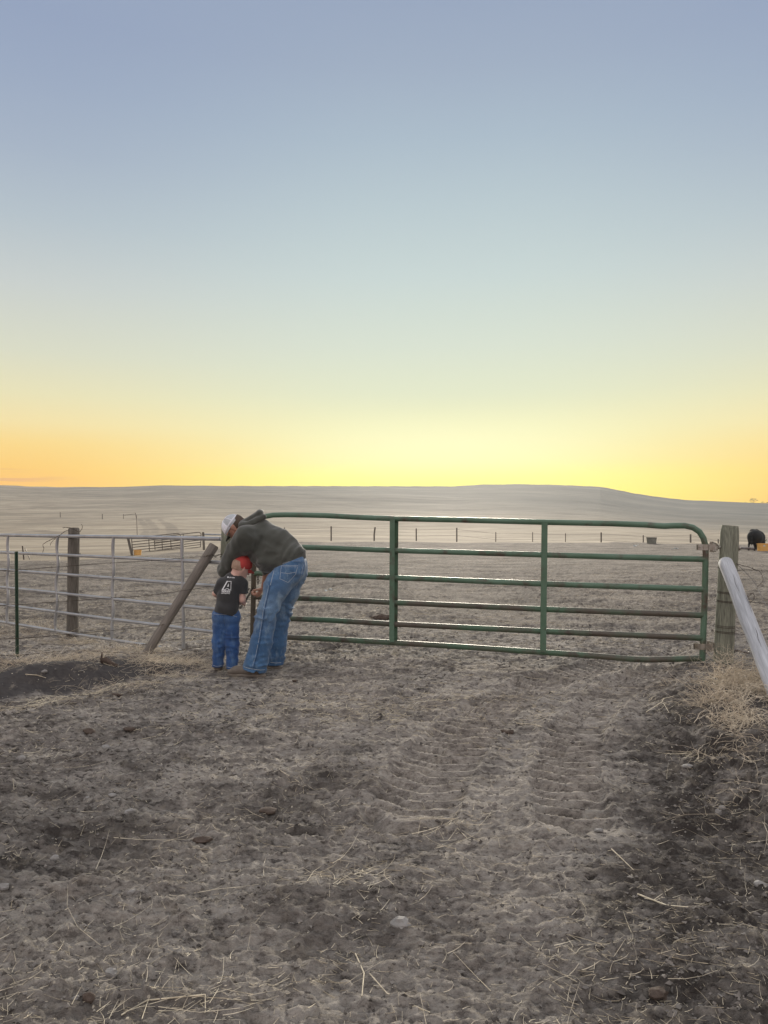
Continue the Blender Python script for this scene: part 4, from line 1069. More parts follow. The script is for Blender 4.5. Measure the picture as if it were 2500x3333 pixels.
    mb.build('cap_band', M['white_cap'], crown)
    for az in (1.05, 2.2, -1.05, -2.2, math.pi):
        mb = MB(); e0 = .5 if az == math.pi else .08
        mb.tube([on_cap(az, e0 + (1.5 - e0) * i / 10, .1048) for i in range(11)], .0042, 6); mb.build('cap_seam', M['white_cap'], crown)
    # solid cloth front
    implicit('front_panel', [(cc - f * .004, cc + f * .014 + u * .006, .1035, .0995, .01, (l, .93))], M['white_cap'], crown, .006, cuts=cap_cut + [(cc + f * .005, -f)])
    mb = MB(); vs = []; fs = []
    for j in range(6):
        for i in range(13):
            a_ = -1.15 + 2.3 * i / 12; r_ = .10 + .068 * j / 5 * math.cos(a_ * .95)
            vs.append(ho(0, 0, .026) + f * (math.cos(a_) * r_) + l * math.sin(a_) * (.098 + .008 * j / 5 * 0) - u * (.012 * math.sin(a_) ** 2 + .010 * j / 5))
    for j in range(5):
        for i in range(12): fs.append((j * 13 + i, j * 13 + i + 1, (j + 1) * 13 + i + 1, (j + 1) * 13 + i))
    nv = len(vs); vs2 = [v - u * .004 for v in vs]; fs2 = [tuple(q + nv for q in f_[::-1]) for f_ in fs]
    rim = [0 * 13 + i for i in range(13)] + [j * 13 + 12 for j in range(1, 6)] + [5 * 13 + i for i in range(11, -1, -1)] + [j * 13 for j in range(4, 0, -1)]
    sd = [(rim[i], rim[(i + 1) % len(rim)], rim[(i + 1) % len(rim)] + nv, rim[i] + nv) for i in range(len(rim))]
    mb.add(vs + vs2, fs + fs2 + sd); mb.build('brim', M['brim_dark'], crown)
    # boots
    def boot(heel, toe, ank, s_=1.0):
        h_ = Vector(heel); t_ = Vector(toe); gz0 = h_.z; dr = (t_ - h_).normalized(); L = (t_ - h_).length; sd_ = dr.cross(Vector((0, 0, 1)))
        up_ = Vector((0, 0, 1)); at = lambda a_, z_: h_ + dr * a_ * L + up_ * z_
        pr = [(at(.24, .062), at(.45, .062), .042, .046, .03), (at(.45, .055), at(.75, .045), .046, .040, .03), (at(.75, .04), at(.90, .034), .038, .026, .03, (up_, .9)), (at(.24, .06), Vector(ank), .042, .05, .03)]
        bt = implicit('boot', pr, M['boot'], man, .006, cuts=[(at(0, .018), -up_)], disp=folds(.002, 25, 25, 25, 3))
        mb = MB(); vs = []; fs = []; N = 20
        for zz, ex in ((0, 0), (.007, .003), (.018, .002), (.022, -.004)):
            for i in range(N):
                a_ = 2 * math.pi * i / N; c_ = .5 + .5 * math.cos(a_); wd = (.030 + .014 * math.sin(min(1, c_) * math.pi * .8 + .3)) + ex
                vs.append(h_ + dr * (L * (.02 + .96 * c_) + ex * math.cos(a_)) + sd_ * math.sin(a_) * wd + up_ * zz)
        for j in range(3):
            for i in range(N): fs.append((j * N + i, j * N + (i + 1) % N, (j + 1) * N + (i + 1) % N, (j + 1) * N + i))
        fs.append(tuple(range(N))[::-1]); fs.append(tuple(3 * N + i for i in range(N)))
        mb.add(vs, fs); mb.build('sole', M['sole'], bt)
        mb = MB(); mb.box(at(.13, -.004), (.07, .06, .012), Matrix.Rotation(math.atan2(dr.y, dr.x), 3, 'Z')); mb.build('heel', M['sole'], bt, smooth=False)
    h0 = P(868, 2204, 6.80); t0 = P(737, 2199, 6.86); z_g = max(gz(h0.x, h0.y), gz(t0.x, t0.y)) + .006
    h0.z = z_g; t0.z = z_g; boot(h0, t0, P(835, 2150, 6.83))
    h1 = P(920, 2180, 7.14); t1 = P(815, 2172, 7.3); z_g = max(gz(h1.x, h1.y), gz(t1.x, t1.y)) + .006; h1.z = z_g; t1.z = z_g; boot(h1, t1, P(898, 2130, 7.17))
    return man
build_man(); tick('man')

# ------------------------------------------------------------------ the boy
def build_boy():
    up = Vector((.36, .16, .90)); face = Vector((.66, .62, -.50)); s = .86
    head_c = P(786, 1846, 7.08)
    hp, hc, ho = head_prims(head_c, up, face, s, P(759, 1885, 7.06), .052)
    u, f, l = frame(up, face)
    Ls, Rs = P(722, 1898, 7.05), P(788, 1903, 7.07)
    body = hp + [(P(756, 1895, 7.05), P(740, 1985, 7.06), .065, .07, .04), (Ls, Rs, .036, .036, .04),
                 (Ls, P(701, 1932, 7.08), .032, .026, .02), (P(701, 1932, 7.08), P(735, 1965, 7.26), .026, .019, .015),
                 (Rs, P(788, 1952, 7.06), .036, .032, .02), (P(788, 1952, 7.06), P(782, 1962, 7.24), .031, .021, .015),
                 (P(715, 2000, 7.06), P(712, 2085, 7.07), .05, .04, .02), (P(712, 2085, 7.07), P(709, 2168, 7.1), .036, .03, .02),
                 (P(757, 2005, 7.06), P(756, 2088, 7.07), .05, .04, .02), (P(756, 2088, 7.07), P(756, 2172, 7.06), .036, .03, .02)]
    body += hand_prims(P(782, 1962, 7.24), Vector((.2, .7, .1)), Vector((-.4, 0, -.9)), .72, 1.0)
    body += hand_prims(P(735, 1965, 7.26), Vector((.8, .5, .05)), Vector((0, 0, -1)), .72, 1.0)
    boy = implicit('person', body, M['skin_boy'], None, .0055, carve=hc)
    tag(boy, 'small boy in red cap, black printed shirt and blue jeans facing the gate', 'person')
    eyes(ho, s, boy)
    implicit('hair', [(ho(-.022, 0, .018), ho(0, 0, .015), .094 * s, .087 * s, .01, (l, .89)), (ho(-.05, 0, -.03), ho(-.045, 0, -.055), .050 * s, .046 * s, .02)], M['hair_boy'], boy, .005, cuts=[(ho(-.01, 0, 0), f + u * -.25), (ho(0, 0, .05), u), (ho(0, 0, -.052), -u)])
    # shirt
    tp_ = [(P(757, 1897, 7.05), P(745, 1935, 7.06), .085, .092, .05), (P(745, 1935, 7.06), P(737, 1985, 7.06), .092, .098, .04), (P(737, 1985, 7.06), P(738, 2045, 7.06), .098, .106, .03),
           (Ls + Vector((.008, 0, .0)), Rs, .048, .050, .04), (Ls, P(709, 1922, 7.07), .044, .038, .025), (Rs, P(793, 1945, 7.065), .050, .044, .03),
           (P(752, 1878, 7.05), P(778, 1886, 7.05), .036, .036, .03)]
    fo = folds(.013, 10, 9, 8, 44)
    arm_cut = P(0, 1932, 7.06).z; hemL = P(697, 1990, 7.06); hemR = P(777, 2009, 7.06)
    def td(x, y, z):
        f_ = (x - hemL.x) / (hemR.x - hemL.x); zh = hemL.z + (hemR.z - hemL.z) * np.clip(f_, -.2, 1.2) ** 2
        o_ = fo(x, y, z) * (.5 + .9 * np.exp(-((z - hemL.z - .04) / .06) ** 2))
        return o_
    def tcut(x, y, z):
        f_ = (x - hemL.x) / (hemR.x - hemL.x); zh = hemL.z + (hemR.z - hemL.z) * np.clip(f_, -.2, 1.2) ** 2
        xa = P(781, 0, 7.06).x
        return np.maximum(zh - z, np.where(x > xa - .01, np.minimum(arm_cut - z, x - xa), -.2) + 0 * y)
    tee = implicit('shirt', tp_, M['tee'], boy, .0055, disp=td, cutfn=tcut)
    tr = bvh(tee)
    # print: outlined slanted A over SERIES, with a small line under it and a mark at the neck
    white = pmat('white_print', (.80, .82, .84), (.72, .74, .77), 20, rough=.8, bs=0)
    def Z(zx, zy): return (700 + zx / 12.76, 1870 + zy / 12.76)
    def poly(loops, name, parent, m=white, sub=6):
        pass
    def fill(poly_pts, name, off=.0022):
        # tessellate by ear clipping through mathutils and drape
        from mathutils.geometry import tessellate_polygon
        tris = tessellate_polygon([[Vector((x_, y_, 0)) for x_, y_ in poly_pts]])
        flat = poly_pts; vs = []; fs = []
        for t in tris:
            A_, B_, C_ = [flat[i] for i in t]; n = 3
            idx = {}
            for i in range(n + 1):
                for j in range(n + 1 - i):
                    p = (A_[0] + (B_[0] - A_[0]) * i / n + (C_[0] - A_[0]) * j / n, A_[1] + (B_[1] - A_[1]) * i / n + (C_[1] - A_[1]) * j / n)
                    idx[(i, j)] = len(vs); vs.append(p)
            for i in range(n):
                for j in range(n - i):
                    fs.append((idx[(i, j)], idx[(i + 1, j)], idx[(i, j + 1)]))
                    if i + j < n - 1: fs.append((idx[(i + 1, j)], idx[(i + 1, j + 1)], idx[(i, j + 1)]))
        return vs, fs
    pr_ = MB()
    def addpoly(pts):
        vs, fs = fill([Z(*p) for p in pts], 'x'); pr_.add(drape(tr, vs, 6.9, .0022), fs)
    def stroke(pts, w, closed=False):
        q = pts + [pts[0]] if closed else pts
        for a_, b_ in zip(q[:-1], q[1:]):
            dx, dy = b_[0] - a_[0], b_[1] - a_[1]; L = math.hypot(dx, dy); nx, ny = -dy / L * w / 2, dx / L * w / 2; ex, ey = dx / L * w * .45, dy / L * w * .45
            addpoly([(a_[0] + nx - ex, a_[1] + ny - ey), (b_[0] + nx + ex, b_[1] + ny + ey), (b_[0] - nx + ex, b_[1] - ny + ey), (a_[0] - nx - ex, a_[1] - ny - ey)])
    stroke([(505, 285), (668, 285), (655, 628), (560, 628), (545, 585), (462, 585), (430, 630), (308, 625)], 20)
    stroke([(308, 625), (505, 285)], 46)
    addpoly([(566, 360), (572, 505), (500, 505)])
    stroke([(270, 654), (665, 656)], 14)
    pr_.build('printed_letter', white, tee, smooth=False)
    def text(body_, c0, c1, hgt, name, bold=.0):
        cu = bpy.data.curves.new('txt', 'FONT'); cu.body = body_; cu.size = 1; cu.align_x = 'LEFT'; cu.offset = bold
        to = bpy.data.objects.new('txt', cu); COL.objects.link(to); bpy.context.view_layer.update()
        me = to.to_mesh(); vs = [v.co.copy() for v in me.vertices]; fs = [tuple(p.vertices) for p in me.polygons]; to.to_mesh_clear()
        bpy.data.objects.remove(to); bpy.data.curves.remove(cu)
        x0 = min(v.x for v in vs); x1 = max(v.x for v in vs); y0 = min(v.y for v in vs); y1 = max(v.y for v in vs)
        out = []
        for v in vs:
            a_ = (v.x - x0) / (x1 - x0); b_ = (v.y - y0) / (y1 - y0)
            out.append(Z(c0[0] + (c1[0] - c0[0]) * a_ - hgt * .15 * b_ * -1, c0[1] + (c1[1] - c0[1]) * a_ - hgt * b_))
        mb = MB(); mb.add(drape(tr, out, 6.9, .0022), fs); mb.build(name, white, tee, smooth=False)
    text('SERIES', (270, 738), (628, 752), 72, 'printed_word', .03)
    text('LEYBEARS', (255, 798), (620, 806), 40, 'printed_word', .03)
    text('LEYTON', (590, 140), (808, 160), 44, 'printed_word', .03)
    pr2 = MB(); ring_ = [(537 + 30 * math.cos(i * math.pi / 8), 110 + 30 * math.sin(i * math.pi / 8)) for i in range(16)]
    vs, fs = fill([Z(*p) for p in ring_], 'x'); pr2.add(drape(tr, vs, 6.9, .0022), fs); pr2.build('printed_emblem', white, tee, smooth=False)
    seamline(tr, [(752, 1870), (764, 1872), (776, 1877), (785, 1883)], 6.9, .002, 'brim_dark', 'collar', tee)
    # jeans
    jp = [(P(722, 2000, 7.06), P(752, 2004, 7.06), .082, .082, .04), (P(718, 2012, 7.06), P(714, 2090, 7.07), .072, .056, .03), (P(714, 2090, 7.07), P(709, 2172, 7.09), .056, .050, .02),
          (P(754, 2014, 7.06), P(756, 2092, 7.06), .070, .058, .03), (P(756, 2092, 7.06), P(756, 2176, 7.05), .058, .052, .02)]
    zc = [P(0, 2170, 7.09).z, P(0, 2176, 7.05).z]; xm = P(733, 0, 7.06).x; fo2 = folds(.016, 13, 10, 17, 61)
    def jd(x, y, z):
        o_ = fo2(x, y, z) * (.5 + .5 * np.exp(-((z - P(0, 2095, 7.06).z) / .08) ** 2))
        return o_
    jn = implicit('jeans', jp, M['jeans_boy'], boy, .0055, disp=jd, cutfn=lambda x, y, z: np.where(x < xm, zc[0], zc[1]) - z + 0 * y, cuts=[(P(736, 1984, 7.06), Vector((0, 0, 1)))])
    set_attr(jn, 'fade', lambda co: np.clip(.35 * np.exp(-((co[:, 2] - P(0, 2010, 7).z) / .07) ** 2) * (.7 + .8 * vnoise(co[:, 0] * 20, co[:, 1] * 20, co[:, 2] * 9, seed=2)), 0, .6))
    tj = bvh(jn)
    seamline(tj, [(697, 1999), (720, 2000), (752, 2002), (772, 2008)], 6.95, .0016, 'stitch', 'seam', jn)
    seamline(tj, [(727, 2001), (729, 2020), (731, 2038)], 6.95, .0016, 'seam', 'seam', jn)
    seamline(tj, [(694, 2166), (704, 2169), (716, 2168), (724, 2165)], 6.95, .0018, 'stitch', 'hem', jn)
    seamline(tj, [(738, 2171), (750, 2173), (762, 2173), (772, 2170)], 6.95, .0018, 'stitch', 'hem', jn)
    # cap: red crown and brim
    cc = ho(.0, 0, .030)
    cap = implicit('cap', [(cc - f * .004, cc + f * .010 + u * .004, .101 * s, .096 * s, .01, (l, .93))], M['red'], boy, .005, cuts=[(ho(0, 0, -.008), -(u - f * .26))], disp=folds(.002, 18, 18, 18, 71))
    mb = MB(); vs = []; fs = []
    for j in range(6):
        for i in range(13):
            a_ = -1.2 + 2.4 * i / 12; r_ = (.098 + .075 * j / 5 * math.cos(a_ * .9)) * s
            vs.append(ho(0, 0, .024) + f * (math.cos(a_) * r_) + l * math.sin(a_) * .092 * s - u * (.024 * math.sin(a_) ** 2 + .024 * (j / 5) ** 1.3))
    for j in range(5):
        for i in range(12): fs.append((j * 13 + i, j * 13 + i + 1, (j + 1) * 13 + i + 1, (j + 1) * 13 + i))
    nv = len(vs); vs2 = [v - u * .004 for v in vs]; fs2 = [tuple(q + nv for q in f_[::-1]) for f_ in fs]
    rim = [i for i in range(13)] + [j * 13 + 12 for j in range(1, 6)] + [5 * 13 + i for i in range(11, -1, -1)] + [j * 13 for j in range(4, 0, -1)]
    sd = [(rim[i], rim[(i + 1) % len(rim)], rim[(i + 1) % len(rim)] + nv, rim[i] + nv) for i in range(len(rim))]
    mb.add(vs + vs2, fs + fs2 + sd); mb.build('brim', M['red'], cap)
    mb = MB(); c_ = cc + u * .1 * s; mb.tube([c_, c_ + u * .006], .008, 8); mb.build('cap_button', M['red'], cap)
    # shoes
    for (hx, hy, hd, tx, td_) in ((711, 2178, 7.085, 706, 7.22), (757, 2184, 7.045, 762, 7.19)):
        h_ = P(hx, hy, hd); t_ = P(tx, hy, td_); zg = max(gz(h_.x, h_.y), gz(t_.x, t_.y)) + .004
        h_.z = zg + .028; t_.z = zg + .024
        sh = implicit('shoe', [(h_ + Vector((0, .01, 0)), h_.lerp(t_, .5) + Vector((0, 0, .002)), .036, .033, .02), (h_.lerp(t_, .5), t_, .034, .027, .02), (h_ + Vector((0, .02, .0)), h_ + Vector((0, .02, .04)), .030, .028, .02)], M['boot'], boy, .0055, cuts=[(Vector((0, 0, zg)), Vector((0, 0, -1)))])
        mb = MB(); mb.tube([h_ + Vector((0, .0, -.024)), t_ + Vector((0, 0, -.02))], [.036, .032], 12)
        for i_, v in enumerate(mb.v):
            mb.v[i_] = (v[0], v[1], min(max(v[2], zg), zg + .014))
        mb.build('sole', M['sole'], sh)
    return boy
build_boy(); tick('boy')

# ------------------------------------------------------------------ chain on the gate
def chain(pts, label, link_len=.036, w=.011, r=.0032):
    path = catmull(pts, 12); mb = MB(); acc = 0; k = 0
    L = [0]
    for a_, b_ in zip(path[:-1], path[1:]): L.append(L[-1] + (b_ - a_).length)
    def at(s_):
        for i in range(len(L) - 1):
            if L[i + 1] >= s_: return path[i].lerp(path[i + 1], (s_ - L[i]) / max(1e-9, L[i + 1] - L[i]))
        return path[-1]
    s_ = 0; step = link_len * .74
    while s_ + link_len < L[-1] + step:
        a_ = at(s_); b_ = at(min(s_ + link_len, L[-1])); d_ = (b_ - a_)
        if d_.length < .01: break
        d_.normalize(); y_ = Vector((0, -1, 0)); side = d_.cross(y_).normalized(); nn = side.cross(d_)
        s1 = side if k % 2 == 0 else (side * .35 + nn).normalized(); c = (a_ + b_) / 2; loop = []
        for i in range(14):
            an = 2 * math.pi * i / 14; loop.append(c + d_ * (math.cos(an) * w * .95 + math.copysign((link_len / 2 - w), math.cos(an))) + s1 * math.sin(an) * w)
        mb.tube(loop, r, 6, closed=True); s_ += step; k += 1
    o = mb.build('latch_chain', M['chain']); tag(o, label, 'chain'); return o
chain([P(752, 1972, 7.28), P(780, 1979, 7.35), P(797, 1960, 7.55), P(808, 1940, 7.75), P(819, 1924, 7.90), P(826, 1915, 7.90)], 'dark steel chain sloping from the boy up to the end of the green gate')
chain([P(800, 1905, 7.92), P(806, 1914, 7.9), P(813, 1921, 7.9), P(824, 1925, 7.9)], 'short loop of chain beside the left end of the green gate')
chain([P(839, 1868, 7.88), P(840, 1885, 7.88), P(840, 1900, 7.88)], 'short piece of chain hanging above the hand of the man')
chain([P(845, 1948, 7.86), P(845, 1962, 7.86), P(841, 1978, 7.86), P(835, 1993, 7.86)], 'loose chain end hanging below the hand of the man')

# ------------------------------------------------------------------ the cow
def build_cow():
    c0 = hit(2452, 1792, 12); d = c0.y; k = d / 2500
    q = lambda px, py, dd=0: P(px, py, d + dd)
    zg = c0.z
    def foot(px, dd):
        p = q(px, 1790, dd); p.z = gz(p.x, p.y) + .02; return p
    r = lambda px: px * k
    # seen from behind at a slant: rump to the left front, shoulder behind, head down in the tub on the right
    pr = [(q(2458, 1751, .2), q(2465, 1750, 1.0), r(21), r(23), .2), (q(2462, 1751, 1.0), q(2470, 1752, 1.5), r(21), r(17), .2),
          (q(2453, 1746, .05), q(2455, 1744, .4), r(17), r(17), .2), (q(2447, 1728, .3), q(2462, 1727, .9), r(5), r(5), .1),
          (q(2470, 1755, 1.3), q(2481, 1766, 1.55), r(12), r(8.5), .15), (q(2481, 1766, 1.55), q(2484, 1777, 1.45), r(7.5), r(5.5), .1), (q(2484, 1776, 1.45), q(2484, 1784, 1.35), r(5), r(4.5), .08),
          (q(2486, 1762, 1.5), q(2495, 1757, 1.55), r(1.6), r(2.2), .03, (Vector((0, 0, 1)), .7)), (q(2475, 1762, 1.7), q(2468, 1760, 1.8), r(1.6), r(2.2), .03)]
    for (hx, hy, kx, ky, fx, dd) in ((2446, 1757, 2438, 1772, 2437, .1), (2456, 1760, 2457, 1776, 2456, -.05), (2462, 1762, 2462, 1778, 2461, 1.15), (2470, 1762, 2470, 1778, 2469, 1.3)):
        ft = foot(fx, dd)
        hock = q(kx, ky, dd + (.12 if dd < .5 else 0))
        pr += [(q(hx, hy, dd + .15), hock, r(7.5), r(3.4), .08), (hock, Vector((ft.x, ft.y, ft.z + .05)), r(2.7), r(2.3), .03), (Vector((ft.x, ft.y, ft.z + .05)), ft, r(2.8), r(3.0), .02)]
    pr.append((q(2449, 1735, -.12), q(2447, 1765, -.18), r(1.5), r(1.2), .03)); pr.append((q(2447, 1765, -.18), q(2447, 1773, -.18), r(1.4), r(2.0), .03))
    m = pmat('black_hide', (.008, .009, .010), (.014, .015, .017), 5, rough=.95, bs=.3, bscale=20, bd=.02)
    cow = implicit('cow', pr, m, None, .022)
    tag(cow, 'black cow with its head down over an orange tub behind the greenish post', 'cow')
build_cow(); tick('cow')

# ------------------------------------------------------------------ straw, grass, weeds, stones
def strands(name, items, m, label, cat=None, kind=None, parent=None, group=None):
    """items: list of (points array Nx3, radius); 3-sided tapered prisms in one mesh"""
    V = []; F = []; b = 0
    for pts, r in items:
        n = len(pts); t = pts[-1] - pts[0]; t = t / (np.linalg.norm(t) + 1e-9)
        a_ = np.array([0, 0, 1.]) if abs(t[2]) < .9 else np.array([1., 0, 0]); u = np.cross(t, a_); u /= np.linalg.norm(u); w = np.cross(t, u)
        for i in range(n):
            rr = r * (1 - .6 * i / (n - 1))
            for k in range(3):
                an = 2.094 * k; V.append(pts[i] + (u * math.cos(an) + w * math.sin(an)) * rr)
        for i in range(n - 1):
            for k in range(3): F.append((b + i * 3 + k, b + i * 3 + (k + 1) % 3, b + (i + 1) * 3 + (k + 1) % 3, b + (i + 1) * 3 + k))
        F.append((b, b + 2, b + 1)); b += n * 3
    me = bpy.data.meshes.new(name); V = np.array(V, dtype=np.float32); F4 = F
    me.from_pydata(V.tolist(), [], F4); me.update(); o = link(name, me, m, parent)
    if parent is None: tag(o, label, cat, group, kind)
    return o

rs = np.random.default_rng(5)
_FG = {}
def fgrid(x, y, seed):
    if seed not in _FG:
        a, b = np.meshgrid(np.arange(-18, 18, .12), np.arange(0, 30, .12), indexing='ij'); _FG[seed] = fbm(a * 1.3, b * 1.3, 3, seed)
    g = _FG[seed]; return float(g[min(max(int((x + 18) / .12), 0), g.shape[0] - 1), min(max(int(y / .12), 0), g.shape[1] - 1)])
def straw_field():
    xs = []; ys = []; ls = []; ra = []
    def put(x, y, l, r): xs.append(x); ys.append(y); ls.append(l); ra.append(r)
    def region(n, x0, x1, y0, y1, lmu, r, thr=None, seed=0):
        k = 0; pool = 0
        while k < n:
            y = math.exp(rs.uniform(math.log(y0), math.log(y1))); t = rs.uniform(x0, x1); x = t * y
            if thr is not None:
                if pool is None: pool = fbm(rs.uniform(-50, 50, 4000), rs.uniform(-50, 50, 4000), 3, seed)
                gi = fgrid(x, y, seed)
                if gi < thr and rs.random() < .75: k += .3; continue
            put(x, y, lmu * rs.lognormal(0, .55), r * rs.uniform(.6, 1.2)); k += 1
    region(3600, -.55, .56, 1.9, 4.5, .030, .0011, .02, 7)
    region(55, -.55, .56, 1.9, 4.5, .15, .0012)
    region(3000, -.55, .56, 4.5, 9, .045, .0017, .02, 8)
    region(5000, -.55, .55, 8.5, 30, .09, .0034, .06, 9)
    region(800, -.05, .45, 8, 14, .06, .002)
    def cluster(px, py, sx, sy, n, l, r):
        c = hit(px, py)
        for _ in range(n): put(c.x + rs.normal() * sx, c.y + rs.normal() * sy, l * rs.lognormal(0, .5), r)
    cluster(1250, 2300, .75, .28, 750, .055, .0015); cluster(1080, 2330, .45, .2, 220, .055, .0014); cluster(1500, 2260, .5, .25, 200, .05, .0014)
    cluster(1180, 2870, .16, .07, 60, .09, .0014); cluster(1450, 2690, .12, .08, 50, .08, .0015); cluster(800, 3240, .2, .07, 22, .10, .0013); cluster(640, 3290, .16, .05, 16, .12, .0013)
    cluster(2290, 2480, .09, .10, 110, .05, .0013); cluster(2130, 2300, .05, .20, 60, .04, .0012); cluster(2420, 2640, .15, .10, 50, .05, .0012); cluster(2430, 2760, .15, .10, 40, .05, .0012)
    [cluster(px_, py_, .13, .05, 60, .08, .0013) for px_, py_ in ((20, 2322), (90, 2308), (160, 2296), (240, 2280), (320, 2262), (400, 2245), (480, 2228), (560, 2212))]
    cluster(2200, 3050, .25, .12, 30, .07, .0012); cluster(1900, 3130, .2, .1, 40, .07, .0014)
    cluster(990, 2090, .5, .35, 240, .06, .002); cluster(1500, 2130, 1.1, .3, 420, .05, .0019)
    x = np.array(xs); y = np.array(ys); n = len(x); ln = np.minimum(np.array(ls), .42)
    an = rs.uniform(0, math.pi, n); sp = 4; s_ = np.linspace(-.5, .5, sp)
    bend = rs.normal(0, .11, n)
    PX = x[:, None] + np.cos(an)[:, None] * ln[:, None] * s_ - np.sin(an)[:, None] * ln[:, None] * bend[:, None] * (s_ ** 2) * 2
    PY = y[:, None] + np.sin(an)[:, None] * ln[:, None] * s_ + np.cos(an)[:, None] * ln[:, None] * bend[:, None] * (s_ ** 2) * 2
    PZ = surf(PX.ravel(), PY.ravel()).reshape(n, sp)
    lift = rs.uniform(.000, .006, n)[:, None]; tilt = (rs.normal(0, .08, n) * ln)[:, None] * s_
    zz = PZ[:, :1] * (.5 - s_) + PZ[:, -1:] * (.5 + s_) + lift + np.abs(tilt); zz = .6 * zz + .4 * np.maximum(zz, PZ + .001)
    return [(np.stack([PX[i], PY[i], zz[i]], 1), ra[i]) for i in range(n)]
strands('straw_litter', straw_field(), M['straw'], 'broken pale straw scattered over the trampled dirt', 'straw', 'stuff')

def blade(base, d, L, droop, n=5):
    base = np.array(base, dtype=float); d = np.array(d, dtype=float); d /= np.linalg.norm(d); pts = []
    for i in range(n):
        t = i / (n - 1); pts.append(base + d * L * t + np.array([d[0], d[1], 0]) * L * droop * t * t * .6 - np.array([0, 0, 1]) * L * droop * t * t * .5)
    return np.array(pts)
def tuft(px, py, wid, dep, n, L, label, name='grass_tuft', up=.8, r=.0016, m='weed', droop=.6, z0=None, group=None):
    c = hit(px, py); items = []
    bx = c.x + rs.normal(size=n) * wid; by = c.y + rs.normal(size=n) * dep; bz = surf(bx, by)
    for q_ in range(n):
        x, y, z = bx[q_], by[q_], float(bz[q_])
        a_ = rs.uniform(0, 2 * math.pi); l = L * rs.lognormal(0, .4)
        pts = blade((x, y, z - .005), (math.cos(a_), math.sin(a_), up * rs.uniform(.1, 1.5)), l, droop * rs.uniform(.4, 1.4))
        pts[:, 2] = np.maximum(pts[:, 2], z - .012)
        items.append((pts, r * rs.uniform(.6, 1.2)))
    return strands(name, items, M[m], label, 'grass', group=group)
tuft(248, 2098, .22, .12, 260, .14, 'dry grass at the foot of the grey timber post behind the panel')
tuft(305, 2140, .16, .08, 150, .13, 'dry grass tuft on the bank below the grey timber post')
tuft(215, 2150, .12, .08, 130, .13, 'short dry grass on the bank left of the dark bark chunk')
tuft(430, 2125, .22, .10, 300, .14, 'dry grass between the panel and the foot of the brown pole')
tuft(490, 2160, .10, .08, 160, .12, 'dry grass tuft right at the foot of the brown leaning pole')
tuft(590, 2160, .22, .12, 420, .15, 'matted dry grass right of the brown leaning pole')
tuft(540, 2205, .20, .05, 110, .10, 'dry grass lying at the toe of the dark bank')
tuft(370, 2250, .22, .05, 90, .12, 'pale grass lying at the toe of the dark bank, further left')
tuft(40, 2165, .16, .10, 220, .14, 'dry grass at the foot of the green T post')
tuft(20, 2070, .35, .18, 260, .13, 'dry grass under the silver panel at the left edge')
tuft(150, 2050, .30, .12, 120, .22, 'tall thin dry grass stems behind the silver panel', up=1.6, r=.0013)
tuft(700, 2185, .18, .06, 90, .09, 'few dry grass blades by the shoes of the boy')
def weed(name, centres, label, n, L, r=.0016):
    """a tangle of thin branching dry stems"""
    items = []
    for (px, py, wx, wy, share, hgt) in centres:
        c = hit(px, py); sx_ = (gz(c.x + .1, c.y) - gz(c.x - .1, c.y)) / .2; sy_ = (gz(c.x, c.y + .1) - gz(c.x, c.y - .1)) / .2
        for _ in range(int(n * share * .8)):
            x = c.x + rs.normal() * wx; y = c.y + rs.normal() * wy; z = c.z + (x - c.x) * sx_ + (y - c.y) * sy_
            a_ = rs.uniform(0, 2 * math.pi); l = L * rs.lognormal(0, .45); zz = z + abs(rs.normal()) * hgt * .5
            d = np.array([math.cos(a_), math.sin(a_), rs.uniform(-.3, 1.0)]); pts = [np.array([x, y, zz])]; st = l / 6
            for i in range(6):
                d = d + rs.normal(0, .24, 3); d /= np.linalg.norm(d); pts.append(pts[-1] + d * st)
            pts = np.array(pts); pts[:, 2] = np.clip(pts[:, 2], z - .01, z + hgt * 1.6); items.append((pts, r * rs.uniform(.5, 1.2)))
            for j in range(2):
                k = rs.integers(1, 6); dd = rs.normal(0, 1, 3); dd /= np.linalg.norm(dd); p0 = pts[k]
                tw = np.array([p0, p0 + dd * l * .12, p0 + (dd + rs.normal(0, .4, 3)) * l * .22]); tw[:, 2] = np.maximum(tw[:, 2], z); items.append((tw, r * .6))
    return strands(name, items, M['weed'], label, 'weed')
weed('dry_weed', [(2365, 2235, .08, .10, .34, .10), (2350, 2290, .09, .13, .46, .08), (2372, 2180, .09, .04, .20, .13)], 'tangled dry weed around the foot of the greenish gate post', 620, .13, .002)
weed('dry_weed', [(2385, 2345, .11, .08, .6, .05), (2430, 2375, .08, .06, .4, .05)], 'low tangled dry weed in front of the silvery brace pole', 300, .13, .002)
weed('dry_weed', [(2470, 2250, .14, .16, 1, .08)], 'thin dry weed stems under the silvery brace pole at the right edge', 700, .16, .002)
weed('dry_weed', [(2480, 2440, .14, .14, .6, .05), (2440, 2620, .15, .15, .4, .03)], 'sparse dry stems on the dark bank at the right edge', 130, .20)
weed('dry_weed', [(2165, 2235, .03, .03, 1, .03)], 'small dead twig tuft left of the big weed near the gate end', 28, .08)

